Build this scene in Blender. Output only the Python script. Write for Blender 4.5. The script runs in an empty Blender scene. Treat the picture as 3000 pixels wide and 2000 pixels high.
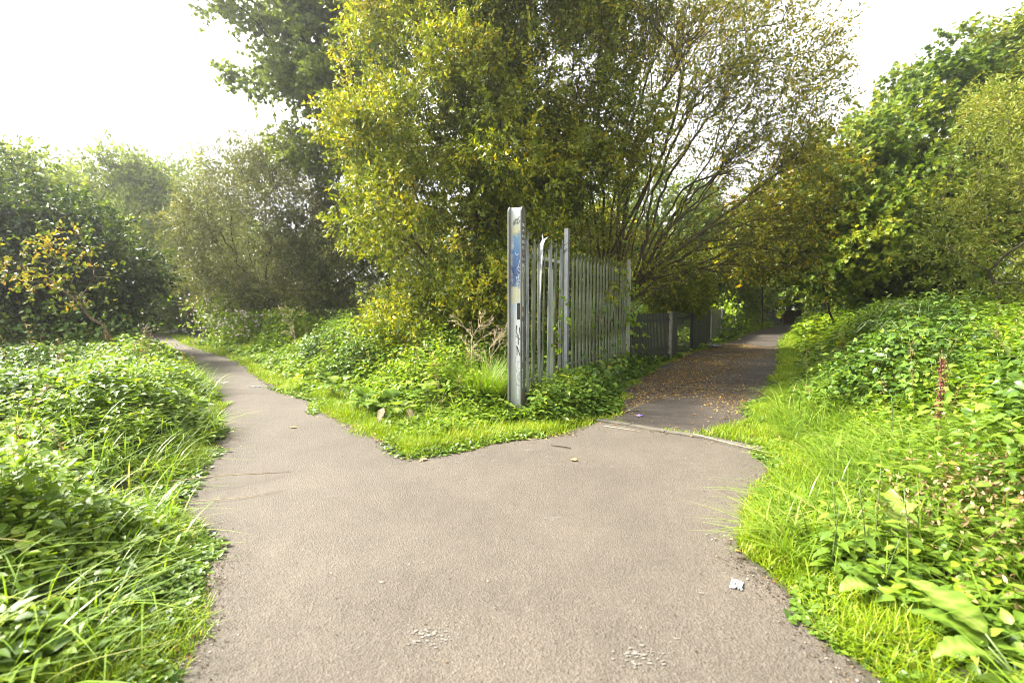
import bpy, math, random
import numpy as np
R = math.radians
rng = np.random.default_rng(11)
random.seed(11)
S = bpy.context.scene
COL = S.collection

# ------------------------------------------------------------------ camera, sky, sun, exposure
cam_d = bpy.data.cameras.new("camera")
cam = bpy.data.objects.new("camera", cam_d)
COL.objects.link(cam)
cam_d.sensor_width = 36.0
cam_d.lens = 17.0
cam_d.clip_start = 0.05
cam_d.clip_end = 3000
cam.location = (0, 0, 1.52)
cam.rotation_euler = (R(90 - 4.33), 0, 0)
cam_d.dof.use_dof = True
cam_d.dof.focus_distance = 6.6
cam_d.dof.aperture_fstop = 1.6
S.camera = cam

SUN_AZ = -76.0     # degrees from the view direction, negative is left
SUN_EL = 46.0
W = bpy.data.worlds.new("World")
S.world = W
W.use_nodes = True
nt = W.node_tree
sky = nt.nodes.new("ShaderNodeTexSky")
sky.sky_type = 'NISHITA'
sky.sun_disc = False
sky.sun_elevation = R(SUN_EL)
sky.sun_rotation = R(SUN_AZ)
sky.air_density = 1.0
sky.dust_density = 4.0
sky.ozone_density = 1.0
hsv = nt.nodes.new("ShaderNodeHueSaturation")
hsv.inputs['Saturation'].default_value = 0.10
bgn = nt.nodes["Background"]
bgn.inputs['Strength'].default_value = 0.15
nt.links.new(sky.outputs[0], hsv.inputs['Color'])
nt.links.new(hsv.outputs[0], bgn.inputs['Color'])

sun_d = bpy.data.lights.new("sun", 'SUN')
sun_d.energy = 4.7
sun_d.angle = R(9.0)
sun_d.color = (1.0, 0.93, 0.80)
sun = bpy.data.objects.new("sun", sun_d)
COL.objects.link(sun)
# direction to the sun
sd = (math.sin(R(SUN_AZ)) * math.cos(R(SUN_EL)), math.cos(R(SUN_AZ)) * math.cos(R(SUN_EL)), math.sin(R(SUN_EL)))
from mathutils import Vector, Matrix
sun.rotation_euler = Vector(sd).to_track_quat('Z', 'Y').to_euler()
sun.location = (-20, 5, 25)

S.view_settings.view_transform = 'Standard'
S.view_settings.look = 'None'
S.view_settings.exposure = 2.15
S.view_settings.gamma = 1.0
S.render.film_transparent = False
cy = S.cycles
cy.use_denoising = True
cy.filter_width = 0.95
cy.max_bounces = 7
cy.diffuse_bounces = 4
cy.glossy_bounces = 2
cy.transmission_bounces = 4
cy.transparent_max_bounces = 4
cy.caustics_reflective = False
cy.caustics_refractive = False
cy.sample_clamp_indirect = 6.0

# ------------------------------------------------------------------ materials
def new_mat(name):
    m = bpy.data.materials.new(name)
    m.use_nodes = True
    t = m.node_tree
    return m, t, t.nodes["Principled BSDF"], t.nodes["Material Output"]

def ramp(t, stops, interp='LINEAR'):
    r = t.nodes.new("ShaderNodeValToRGB")
    cr = r.color_ramp
    cr.interpolation = interp
    while len(cr.elements) < len(stops):
        cr.elements.new(0.5)
    for e, (p, c) in zip(cr.elements, stops):
        e.position = p
        e.color = (c[0], c[1], c[2], 1)
    return r

def noise(t, scale, detail=3, rough=0.55, coord='Object'):
    tc = t.nodes.new("ShaderNodeTexCoord")
    n = t.nodes.new("ShaderNodeTexNoise")
    n.inputs['Scale'].default_value = scale
    n.inputs['Detail'].default_value = detail
    n.inputs['Roughness'].default_value = rough
    t.links.new(tc.outputs[coord], n.inputs['Vector'])
    return n

def math_node(t, op, a, b):
    m = t.nodes.new("ShaderNodeMath")
    m.operation = op
    for i, v in enumerate((a, b)):
        if isinstance(v, (int, float)):
            m.inputs[i].default_value = v
        else:
            t.links.new(v, m.inputs[i])
    return m.outputs[0]

def mixc(t, fac, a, b, mode='MIX'):
    m = t.nodes.new("ShaderNodeMix")
    m.data_type = 'RGBA'
    m.blend_type = mode
    for key, v in (('Factor', fac), ('A', a), ('B', b)):
        sock = [s for s in m.inputs if s.name == key and s.enabled and (s.type == 'RGBA' or key == 'Factor')][0]
        if isinstance(v, (int, float)):
            sock.default_value = v
        elif isinstance(v, tuple):
            sock.default_value = (v[0], v[1], v[2], 1)
        else:
            t.links.new(v, sock)
    return [s for s in m.outputs if s.type == 'RGBA'][0]

def bump(t, p, height, strength, dist):
    b = t.nodes.new("ShaderNodeBump")
    b.inputs['Strength'].default_value = strength
    b.inputs['Distance'].default_value = dist
    t.links.new(height, b.inputs['Height'])
    t.links.new(b.outputs[0], p.inputs['Normal'])

def leaf_mat(name, cols, transl=0.4, rough=0.45, spec=0.4, patch=0.5, pscale=0.6, tint=(1.15, 1.1, 0.5)):
    m, t, p, out = new_mat(name)
    at = t.nodes.new("ShaderNodeAttribute")
    at.attribute_name = "rnd"
    n = noise(t, pscale, 2)
    f = math_node(t, 'MULTIPLY', math_node(t, 'SUBTRACT', n.outputs['Fac'], 0.5), patch * 2.2)
    f = math_node(t, 'ADD', at.outputs['Fac'], f)
    r = ramp(t, cols)
    t.links.new(f, r.inputs[0])
    t.links.new(r.outputs[0], p.inputs['Base Color'])
    p.inputs['Roughness'].default_value = rough
    p.inputs['Specular IOR Level'].default_value = spec * .75
    tr = t.nodes.new("ShaderNodeBsdfTranslucent")
    c = mixc(t, 1.0, r.outputs[0], tint, 'MULTIPLY')
    t.links.new(c, tr.inputs['Color'])
    mx = t.nodes.new("ShaderNodeMixShader")
    mx.inputs[0].default_value = transl
    t.links.new(p.outputs[0], mx.inputs[1])
    t.links.new(tr.outputs[0], mx.inputs[2])
    t.links.new(mx.outputs[0], out.inputs['Surface'])
    return m

def bark_mat(name, a, b, scale=9):
    m, t, p, out = new_mat(name)
    n = noise(t, scale, 5, 0.65)
    r = ramp(t, [(0.3, a), (0.7, b)])
    t.links.new(n.outputs['Fac'], r.inputs[0])
    t.links.new(r.outputs[0], p.inputs['Base Color'])
    p.inputs['Roughness'].default_value = 0.9
    p.inputs['Specular IOR Level'].default_value = 0.15
    bump(t, p, n.outputs['Fac'], 0.5, 0.02)
    return m

def metal_mat(name, cols, metallic, rough, scale=6, streak=True):
    m, t, p, out = new_mat(name)
    tc = t.nodes.new("ShaderNodeTexCoord")
    mp = t.nodes.new("ShaderNodeMapping")
    mp.inputs['Scale'].default_value = (1, 1, 0.16 if streak else 1)
    n = t.nodes.new("ShaderNodeTexNoise")
    n.inputs['Scale'].default_value = scale
    n.inputs['Detail'].default_value = 5
    n.inputs['Roughness'].default_value = 0.62
    t.links.new(tc.outputs['Object'], mp.inputs[0])
    t.links.new(mp.outputs[0], n.inputs['Vector'])
    r = ramp(t, cols)
    t.links.new(n.outputs['Fac'], r.inputs[0])
    t.links.new(r.outputs[0], p.inputs['Base Color'])
    p.inputs['Metallic'].default_value = metallic
    p.inputs['Roughness'].default_value = rough
    return m

def plain_mat(name, a, b=None, rough=0.7, scale=20, metallic=0.0):
    m, t, p, out = new_mat(name)
    n = noise(t, scale, 4)
    b = b or tuple(x * 0.75 for x in a)
    r = ramp(t, [(0.35, b), (0.65, a)])
    t.links.new(n.outputs['Fac'], r.inputs[0])
    t.links.new(r.outputs[0], p.inputs['Base Color'])
    p.inputs['Roughness'].default_value = rough
    p.inputs['Metallic'].default_value = metallic
    return m

M = {}
# leaf colours: dark, mid, light, accent
M['grass'] = leaf_mat('grass_blade', [(0.0, (.09, .16, .006)), (.45, (.19, .29, .008)), (.8, (.28, .37, .014)), (1.0, (.42, .38, .08))], .42, .4, .4, .35, 1.3, (1.1, 1.1, .35))
M['long_grass'] = leaf_mat('long_grass_blade', [(0.0, (.08, .15, .012)), (.5, (.18, .29, .022)), (.85, (.29, .38, .05)), (1.0, (.46, .42, .15))], .42, .36, .5, .3, 1.0, (1.1, 1.1, .4))
M['nettle'] = leaf_mat('nettle_leaf', [(0.0, (.05, .10, .012)), (.45, (.11, .19, .02)), (.8, (.19, .29, .03)), (1.0, (.30, .36, .05))], .38, .42, .5, .6, .9, (1.1, 1.1, .4))
M['herb'] = leaf_mat('herb_leaf', [(0.0, (.09, .16, .012)), (.5, (.18, .28, .018)), (.85, (.27, .36, .028)), (1.0, (.42, .42, .04))], .42, .42, .45, .6, .8, (1.1, 1.1, .35))
M['dock'] = leaf_mat('dock_leaf', [(0.0, (.05, .10, .012)), (.45, (.095, .165, .02)), (.75, (.15, .23, .03)), (1.0, (.26, .32, .07))], .36, .36, .5, .35, 9.0)
M['dry'] = leaf_mat('dry_leaf', [(0.0, (.10, .065, .03)), (.5, (.25, .17, .075)), (1.0, (.44, .34, .18))], .25, .6, .25, .3, 3.0, (1, .9, .7))
M['sallow'] = leaf_mat('sallow_leaf', [(0.0, (.06, .09, .008)), (.4, (.16, .20, .012)), (.72, (.30, .32, .016)), (.88, (.48, .42, .016)), (1.0, (.58, .42, .02))], .38, .36, .55, .55, .55, (1.05, 1.05, .35))
M['willow_fan'] = leaf_mat('willow_leaf', [(0.0, (.07, .10, .01)), (.4, (.17, .19, .014)), (.72, (.32, .29, .016)), (1.0, (.56, .40, .02))], .4, .4, .45, .5, .5)
M['grey_willow'] = leaf_mat('grey_willow_leaf', [(0.0, (.065, .08, .025)), (.5, (.13, .15, .045)), (.85, (.22, .235, .07)), (1.0, (.32, .30, .07))], .38, .38, .4, .4, .6, (1.1, 1.05, .5))  # lightened: hazy paleness of the left background put into the leaf colour
M['sycamore'] = leaf_mat('sycamore_leaf', [(0.0, (.022, .045, .008)), (.5, (.052, .092, .012)), (.85, (.115, .165, .016)), (1.0, (.26, .27, .025))], .36, .42, .4, .6, .5)
M['ash'] = leaf_mat('ash_leaf', [(0.0, (.08, .125, .03)), (.5, (.17, .23, .045)), (1.0, (.30, .34, .07))], .45, .45, .3, .45, .5)  # lightened too, the hazy look of the back trees is painted in
M['gold'] = leaf_mat('golden_leaf', [(0.0, (.11, .12, .012)), (.4, (.24, .20, .014)), (.75, (.42, .28, .014)), (1.0, (.60, .34, .015))], .4, .45, .35, .5, .5, (1.1, 1.0, .4))
M['olive_gold'] = leaf_mat('olive_gold_leaf', [(0.0, (.06, .095, .01)), (.45, (.14, .18, .014)), (.75, (.27, .25, .016)), (1.0, (.46, .32, .016))], .42, .45, .35, .7, .6, (1.1, 1.0, .4))
M['syc_light'] = leaf_mat('sycamore_leaf_pale', [(0.0, (.04, .075, .010)), (.4, (.10, .165, .016)), (.75, (.20, .26, .022)), (1.0, (.34, .34, .03))], .42, .42, .35, .7, .45)
M['gold_green'] = leaf_mat('yellowing_leaf', [(0.0, (.05, .09, .012)), (.5, (.12, .16, .016)), (.72, (.27, .25, .02)), (1.0, (.42, .28, .03))], .4, .42, .4, .9, 1.6, (1.1, 1.0, .4))
M['tan_willow'] = leaf_mat('tan_willow_leaf', [(0.0, (.08, .11, .018)), (.45, (.17, .21, .028)), (.85, (.27, .29, .045)), (1.0, (.36, .28, .08))], .38, .45, .35, .5, .7)
M['bramble'] = leaf_mat('bramble_leaf', [(0.0, (.04, .085, .012)), (.6, (.10, .18, .02)), (1.0, (.24, .28, .03))], .35, .4, .45, .4, 1.0)
M['blossom'] = leaf_mat('blossom', [(0.0, (.62, .42, .48)), (1.0, (.80, .72, .72))], .35, .6, .2, .1, 3, (1, 1, 1))
M['withered'] = leaf_mat('withered_leaf', [(0.0, (.10, .07, .035)), (.5, (.20, .155, .085)), (1.0, (.32, .27, .17))], .25, .6, .2, .5, 14, (1, .9, .7))
M['litter'] = leaf_mat('fallen_leaf', [(0.0, (.055, .03, .012)), (.3, (.15, .082, .024)), (.6, (.30, .19, .045)), (1.0, (.44, .32, .11))], .15, .6, .2, .2, 2, (1, 1, 1))
M['grit'] = leaf_mat('grit', [(0.0, (.02, .015, .01)), (.5, (.06, .045, .03)), (.85, (.13, .09, .05)), (1.0, (.32, .28, .24))], .0, .9, .1, .2, 3)
M['stem'] = plain_mat('green_stem', (.10, .14, .04), (.06, .09, .025), .6, 30)
M['dead_stem'] = plain_mat('dead_stem', (.50, .40, .26), (.30, .22, .13), .8, 30)
M['red_stem'] = plain_mat('rusty_seed', (.16, .05, .025), (.08, .025, .015), .8, 30)
M['bark_dark'] = bark_mat('bark_dark', (.022, .018, .012), (.07, .055, .035))
M['bark_olive'] = bark_mat('bark_olive', (.035, .03, .014), (.11, .09, .045))
M['bark_grey'] = bark_mat('bark_grey', (.06, .05, .035), (.16, .13, .09))
M['bark_tan'] = bark_mat('bark_tan', (.07, .048, .028), (.15, .11, .065))

def asphalt(name, base, dark):
    m, t, p, out = new_mat(name)
    v = t.nodes.new("ShaderNodeTexVoronoi")
    tc = t.nodes.new("ShaderNodeTexCoord")
    t.links.new(tc.outputs['Object'], v.inputs['Vector'])
    v.inputs['Scale'].default_value = 120
    v2 = t.nodes.new("ShaderNodeTexVoronoi")
    t.links.new(tc.outputs['Object'], v2.inputs['Vector'])
    v2.inputs['Scale'].default_value = 60
    n1 = noise(t, 0.9, 5, .6)
    n2 = noise(t, 130, 2, .7)
    n3 = noise(t, 7, 4, .65)
    big = ramp(t, [(0.40, dark), (0.55, base), (0.72, tuple(x * 1.18 for x in base))])
    t.links.new(n1.outputs['Fac'], big.inputs[0])
    gr = ramp(t, [(0.0, (.50, .49, .48)), (.35, (.90, .89, .88)), (.7, (1.08, 1.06, 1.04)), (1.0, (1.5, 1.47, 1.44))])
    bw = t.nodes.new("ShaderNodeRGBToBW")
    t.links.new(v.outputs['Color'], bw.inputs[0])
    t.links.new(bw.outputs[0], gr.inputs[0])
    c = mixc(t, 0.8, big.outputs[0], gr.outputs[0], 'MULTIPLY')
    g2 = ramp(t, [(0.3, (.88, .87, .86)), (.7, (1.08, 1.07, 1.06))])
    t.links.new(n3.outputs['Fac'], g2.inputs[0])
    c = mixc(t, 0.8, c, g2.outputs[0], 'MULTIPLY')
    # pale grit specks and worn blotches of old paint
    g3 = ramp(t, [(0.70, (0, 0, 0)), (0.76, (1, 1, 1))])
    bw2 = t.nodes.new("ShaderNodeRGBToBW")
    t.links.new(v2.outputs['Color'], bw2.inputs[0])
    t.links.new(bw2.outputs[0], g3.inputs[0])
    sp = math_node(t, 'MULTIPLY', g3.outputs[0], 0.10)
    c = mixc(t, sp, c, (.17, .155, .135))
    n4 = noise(t, 2.3, 6, .75)
    g4 = ramp(t, [(0.70, (0, 0, 0)), (0.80, (1, 1, 1))])
    t.links.new(n4.outputs['Fac'], g4.inputs[0])
    wf = math_node(t, 'MULTIPLY', math_node(t, 'MULTIPLY', g4.outputs[0], n2.outputs['Fac']), 0.55)
    c = mixc(t, wf, c, (.22, .205, .19))
    t.links.new(c, p.inputs['Base Color'])
    p.inputs['Roughness'].default_value = 0.82
    p.inputs['Specular IOR Level'].default_value = 0.35
    h = math_node(t, 'ADD', v.outputs['Distance'], math_node(t, 'MULTIPLY', v2.outputs['Distance'], 0.8))
    h = math_node(t, 'ADD', h, math_node(t, 'MULTIPLY', n2.outputs['Fac'], 0.5))
    bump(t, p, h, 0.7, 0.006)
    return m
M['asphalt'] = asphalt('worn_asphalt', (.078, .0665, .0525), (.067, .057, .0448))
M['asphalt_dark'] = asphalt('damp_asphalt', (.052, .043, .034), (.032, .026, .020))  # darker tone of the same asphalt, for the side path
M['kerb'] = plain_mat('mossy_concrete', (.098, .085, .066), (.056, .052, .034), .9, 7)
M['soil'] = plain_mat('mossy_soil', (.055, .065, .018), (.035, .032, .014), .95, 2.5)
M['galv'] = metal_mat('galvanised_steel', [(.3, (.36, .38, .40)), (.5, (.52, .54, .56)), (.75, (.66, .67, .68))], .55, .42, 9)
M['galv_green'] = metal_mat('algae_steel', [(.32, (.05, .065, .022)), (.45, (.11, .125, .065)), (.58, (.21, .225, .165)), (.75, (.33, .34, .30))], .1, .55, 9)
M['galv_dark'] = metal_mat('dark_steel', [(.3, (.014, .016, .012)), (.55, (.030, .033, .029)), (.8, (.065, .068, .062))], .0, .75, 5)
M['galv_pale'] = metal_mat('weathered_galvanised', [(.32, (.14, .145, .14)), (.5, (.27, .28, .285)), (.75, (.44, .45, .46))], .3, .5, 11)
M['galv_sheet'] = metal_mat('steel_sheet', [(.3, (.11, .115, .12)), (.55, (.17, .18, .19)), (.8, (.24, .25, .26))], .2, .6, 2.5, False)
M['lichen_pale'] = metal_mat('pale_weathered_steel', [(.3, (.26, .29, .19)), (.6, (.42, .44, .33))], .1, .6, 8)
M['white'] = plain_mat('white_paint', (.80, .81, .82), (.62, .64, .66), .55, 25)
M['black'] = plain_mat('black_paint', (.02, .02, .022), None, .5, 25)
M['ink'] = plain_mat('marker_ink', (.035, .045, .07), None, .5, 25)
M['plate'] = plain_mat('dark_plate', (.035, .032, .028), (.018, .017, .015), .55, 12)
M['plastic'] = plain_mat('white_plastic', (.34, .345, .355), (.14, .14, .14), .3, 40)
M['purple'] = plain_mat('purple_foil', (.12, .06, .40), (.4, .35, .6), .3, 30)
M['wood'] = plain_mat('brown_board', (.11, .075, .04), (.06, .04, .022), .8, 6)
M['concrete_post'] = plain_mat('pale_post', (.20, .19, .15), (.11, .11, .07), .85, 6)
M['dropping'] = plain_mat('whitish_splat', (.16, .15, .133), (.088, .077, .064), .9, 90)
M['rust'] = plain_mat('rust', (.22, .09, .03), (.10, .05, .025), .85, 20)

# ------------------------------------------------------------------ mesh builder
class MB:
    def __init__(s):
        s.v, s.f3, s.f4, s.r, s.n = [], [], [], [], 0
    def add(s, v, tris=None, quads=None, rnd=0.5):
        v = np.asarray(v, np.float32).reshape(-1, 3)
        if tris is not None and len(tris):
            s.f3.append(np.asarray(tris, np.int64).reshape(-1, 3) + s.n)
        if quads is not None and len(quads):
            s.f4.append(np.asarray(quads, np.int64).reshape(-1, 4) + s.n)
        s.v.append(v)
        s.r.append(np.broadcast_to(np.asarray(rnd, np.float32), (len(v),)) if np.ndim(rnd) == 0 else np.asarray(rnd, np.float32))
        s.n += len(v)
        return s
    def box(s, c, size, rot=None):
        x, y, z = [q / 2 for q in size]
        v = np.array([[-x, -y, -z], [x, -y, -z], [x, y, -z], [-x, y, -z], [-x, -y, z], [x, -y, z], [x, y, z], [-x, y, z]], float)
        if rot is not None:
            v = v @ np.asarray(rot).T
        v += np.asarray(c)
        return s.add(v, quads=[[0, 3, 2, 1], [4, 5, 6, 7], [0, 1, 5, 4], [1, 2, 6, 5], [2, 3, 7, 6], [3, 0, 4, 7]])
    def build(s, name, mat, parent=None, smooth=True, rot=None, loc=None):
        V = np.concatenate(s.v) if s.v else np.zeros((0, 3), np.float32)
        me = bpy.data.meshes.new(name)
        f3 = np.concatenate(s.f3) if s.f3 else np.zeros((0, 3), np.int64)
        f4 = np.concatenate(s.f4) if s.f4 else np.zeros((0, 4), np.int64)
        nl = f3.size + f4.size
        me.vertices.add(len(V))
        me.vertices.foreach_set('co', V.astype(np.float32).ravel())
        me.loops.add(nl)
        me.loops.foreach_set('vertex_index', np.concatenate([f3.ravel(), f4.ravel()]).astype(np.int32))
        me.polygons.add(len(f3) + len(f4))
        st = np.concatenate([np.arange(len(f3)) * 3, f3.size + np.arange(len(f4)) * 4]).astype(np.int32)
        me.polygons.foreach_set('loop_start', st)
        me.update(calc_edges=True)
        if not smooth:
            me.polygons.foreach_set('use_smooth', np.zeros(len(me.polygons), bool))
        a = me.attributes.new('rnd', 'FLOAT', 'POINT')
        a.data.foreach_set('value', np.concatenate(s.r).astype(np.float32))
        me.materials.append(mat)
        o = bpy.data.objects.new(name, me)
        COL.objects.link(o)
        if parent is not None:
            o.parent = parent
        if loc is not None:
            o.location = loc
        if rot is not None:
            o.rotation_euler = rot
        return o

def tag(o, label=None, cat=None, group=None, kind=None):
    if label: o['label'] = label
    if cat: o['category'] = cat
    if group: o['group'] = group
    if kind: o['kind'] = kind
    return o

def empty(name, loc, label, cat, group=None, rz=0.0):
    o = bpy.data.objects.new(name, None)
    o.empty_display_size = 0.2
    COL.objects.link(o)
    o.location = loc
    o.rotation_euler = (0, 0, rz)
    return tag(o, label, cat, group)

def norm(a):
    return a / np.maximum(np.linalg.norm(a, axis=-1, keepdims=True), 1e-9)

def wnoise(p, scale, seed=0):
    """cheap smooth noise in -1..1 from summed sines"""
    r = np.random.default_rng(seed + 991)
    o = np.zeros(len(p))
    for k in range(7):
        d = r.normal(size=p.shape[1]); d /= np.linalg.norm(d)
        o += np.sin(p @ d * scale * r.uniform(.6, 1.7) + r.uniform(0, 6.28))
    return o / 3.2

# leaf outlines: (verts, tris, quads), y along the leaf, unit length, unit half width 0.5
LEAF = {
    'diamond': (np.array([[0, 0, 0], [.5, .45, .10], [0, 1, -.06], [-.5, .45, .10]]), [[0, 1, 2], [0, 2, 3]], []),
    'oval': (np.array([[0, 0, 0], [.40, .28, .08], [.42, .62, .05], [0, 1, -.12], [-.42, .62, .05], [-.40, .28, .08]]), [], [[0, 1, 2, 3], [0, 3, 4, 5]]),
    'nettle': (np.array([[0, 0, 0], [.42, .12, .05], [.5, .34, .07], [.30, .68, 0], [0, 1, -.16], [-.30, .68, 0], [-.5, .34, .07], [-.42, .12, .05], [0, .36, 0.0]]),
               [[0, 1, 8], [1, 2, 8], [0, 8, 7], [7, 8, 6]], [[8, 2, 3, 4], [8, 4, 5, 6]]),
    'lobed': (np.array([[0, 0, 0], [.30, .10, .02], [.62, .22, .05], [.40, .42, .02], [.58, .74, .02], [.20, .66, .0], [0, 1, -.08],
                        [-.20, .66, 0], [-.58, .74, .02], [-.40, .42, .02], [-.62, .22, .05], [-.30, .10, .02], [0, .35, -.03]]),
              [[12, i, i + 1] for i in range(0, 11)] + [[12, 11, 0]], []),
}

def leaves(mb, kind, pos, axis, nrm, length, width, rnd):
    v, t, q = LEAF[kind]
    n = len(pos)
    if n == 0: return
    a = norm(np.asarray(axis, float))
    nn = np.asarray(nrm, float)
    x = norm(np.cross(a, nn))
    z = np.cross(x, a)
    L = np.broadcast_to(np.asarray(length, float), (n,))
    Wd = np.broadcast_to(np.asarray(width, float), (n,))
    P = (pos[:, None, :] + v[None, :, 0:1] * Wd[:, None, None] * x[:, None, :]
         + v[None, :, 1:2] * L[:, None, None] * a[:, None, :] + v[None, :, 2:3] * L[:, None, None] * z[:, None, :])
    k = len(v)
    off = (np.arange(n) * k)[:, None, None]
    T = (np.array(t)[None] + off).reshape(-1, 3) if len(t) else None
    Q = (np.array(q)[None] + off).reshape(-1, 4) if len(q) else None
    mb.add(P.reshape(-1, 3), T, Q, np.repeat(np.broadcast_to(rnd, (n,)), k))

def blades(mb, pos, height, lean, az, width, rnd, segs=3, curl=1.0):
    """grass blades, vectorised: lean = horizontal reach as a share of height"""
    n = len(pos)
    if n == 0: return
    ts = np.linspace(0, 1, segs + 1)
    d = np.stack([np.cos(az), np.sin(az), np.zeros(n)], 1)
    side = np.stack([-np.sin(az), np.cos(az), np.zeros(n)], 1)
    rows = []
    for t in ts:
        hz = height * (t - 0.42 * curl * lean * t ** 2.2)
        c = pos + d * (height * lean * t ** 1.8)[:, None]
        c = c + np.array([0, 0, 1.0]) * hz[:, None]
        w = width * (1 - t ** 1.6) * .5
        if t < 1:
            rows.append(c - side * w[:, None]); rows.append(c + side * w[:, None])
        else:
            rows.append(c)
    P = np.stack(rows, 1)
    k = P.shape[1]
    q = [[2 * i, 2 * i + 1, 2 * i + 3, 2 * i + 2] for i in range(segs - 1)]
    b = 2 * (segs - 1)
    off = (np.arange(n) * k)[:, None, None]
    mb.add(P.reshape(-1, 3), (np.array([[b, b + 1, b + 2]])[None] + off).reshape(-1, 3),
           (np.array(q)[None] + off).reshape(-1, 4) if q else None, np.repeat(rnd, k))

def tube(mb, pts, rad, sides=5, rnd=0.5, cap=True):
    pts = np.asarray(pts, float)
    n = len(pts)
    rad = np.broadcast_to(np.asarray(rad, float), (n,))
    tg = np.gradient(pts, axis=0)
    tg = norm(tg)
    ref = np.array([0, 0, 1.0]) if abs(tg[0][2]) < .9 else np.array([1.0, 0, 0])
    u = norm(np.cross(tg, ref)); w = np.cross(tg, u)
    a = np.arange(sides) / sides * 2 * math.pi
    P = pts[:, None, :] + rad[:, None, None] * (np.cos(a)[None, :, None] * u[:, None, :] + np.sin(a)[None, :, None] * w[:, None, :])
    i = np.arange(n - 1)[:, None] * sides
    j = np.arange(sides)[None, :]
    k = (np.arange(sides) + 1) % sides
    Q = np.stack([i + j, i + k[None, :], i + sides + k[None, :], i + sides + j], -1).reshape(-1, 4)
    T = None
    if cap:
        T = [[(n - 1) * sides, (n - 1) * sides + q, (n - 1) * sides + q + 1] for q in range(1, sides - 1)]
    mb.add(P.reshape(-1, 3), T, Q, rnd)

# ------------------------------------------------------------------ ground plan
LEFT_EDGE = [(-1.7, -9), (-1.45, 0), (-1.40, 1.84), (-1.48, 2.07), (-1.62, 2.33), (-1.75, 2.58), (-1.9, 2.85), (-2.15, 3.15), (-2.5, 3.47), (-2.76, 4.0),
             (-3.1, 4.94), (-3.4, 5.6), (-4.45, 7.39), (-6.25, 9.87), (-9.95, 14.64), (-13.0, 18.13), (-17.5, 22.3), (-24, 26)]
RIGHT_OF_LEFT = [(-24, 28), (-17.0, 24.0), (-12.3, 18.13), (-9.2, 14.9), (-7.1, 12.55), (-4.8, 9.31), (-3.66, 8.0), (-3.1, 7.6), (-2.74, 6.78), (-1.9, 5.82), (-0.99, 4.72)]
WEDGE_R = [(-0.99, 4.72), (-0.61, 4.93), (-0.27, 5.24), (0.12, 5.40), (0.63, 5.58), (1.12, 6.29)]
KERB = [(1.12, 6.29), (1.38, 6.12), (1.85, 5.70), (2.17, 5.50), (2.45, 5.22), (2.66, 4.9)]
MAIN_RIGHT = [(2.66, 4.9), (2.52, 4.55), (2.18, 4.07), (1.85, 3.66), (1.48, 3.03), (1.40, 2.78), (1.46, 2.55), (1.48, 2.33), (1.45, 2.06), (1.5, 1.84), (1.55, 0), (1.8, -9)]
RP_LEFT = [(1.12, 6.29), (1.57, 6.75), (2.05, 8.5), (3.25, 11.12), (5.2, 14.51), (7.9, 18.33), (12.05, 24.84), (18.6, 34.51), (21.5, 38.0)]
RP_RIGHT = [(23.0, 38.0), (20.1, 34.51), (15.0, 26.4), (10.6, 18.95), (6.5, 11.75), (4.6, 8.5), (3.6, 7.11), (3.1, 6.0), (2.66, 4.9)]
MAIN_POLY = np.array(LEFT_EDGE + RIGHT_OF_LEFT + WEDGE_R[1:] + KERB[1:] + MAIN_RIGHT[1:])
SIDE_POLY = np.array(RP_LEFT + RP_RIGHT[:-1] + KERB[::-1][:-1])
WEDGE_POLY = np.array(RIGHT_OF_LEFT + WEDGE_R[1:] + RP_LEFT[1:] + [(40, 80), (-60, 80), (-40, 34)])
RIGHT_POLY = np.array([(1.8, -9)] + MAIN_RIGHT[::-1][1:] + RP_RIGHT[::-1][1:] + [(40, 78), (200, 78), (200, -9)])

def inpoly(p, poly):
    x, y = p[:, 0], p[:, 1]
    r = np.zeros(len(p), bool)
    q = np.roll(poly, 1, axis=0)
    for (x1, y1), (x2, y2) in zip(poly, q):
        c = ((y1 > y) != (y2 > y))
        with np.errstate(divide='ignore', invalid='ignore'):
            r ^= c & (x < (x2 - x1) * (y - y1) / (y2 - y1 + 1e-12) + x1)
    return r

def segdist(p, line):
    d = np.full(len(p), 1e9)
    for a, b in zip(line[:-1], line[1:]):
        a = np.asarray(a, float); b = np.asarray(b, float)
        ab = b - a
        t = np.clip(((p - a) @ ab) / (ab @ ab), 0, 1)
        d = np.minimum(d, np.hypot(*(p - (a + t[:, None] * ab)).T))
    return d

EDGES = [LEFT_EDGE, RIGHT_OF_LEFT + WEDGE_R[1:], MAIN_RIGHT, RP_LEFT, RP_RIGHT]
def pathdist(p):
    d = np.full(len(p), 1e9)
    for e in EDGES: d = np.minimum(d, segdist(p, e))
    ins = inpoly(p, MAIN_POLY) | inpoly(p, SIDE_POLY)
    return np.where(ins, -d, d)

def smooth(x):
    x = np.clip(x, 0, 1)
    return x * x * (3 - 2 * x)

def region(p):
    r = np.zeros(len(p), int)                     # 0 left
    r[inpoly(p, WEDGE_POLY)] = 1
    r[inpoly(p, RIGHT_POLY)] = 2
    return r

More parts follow.
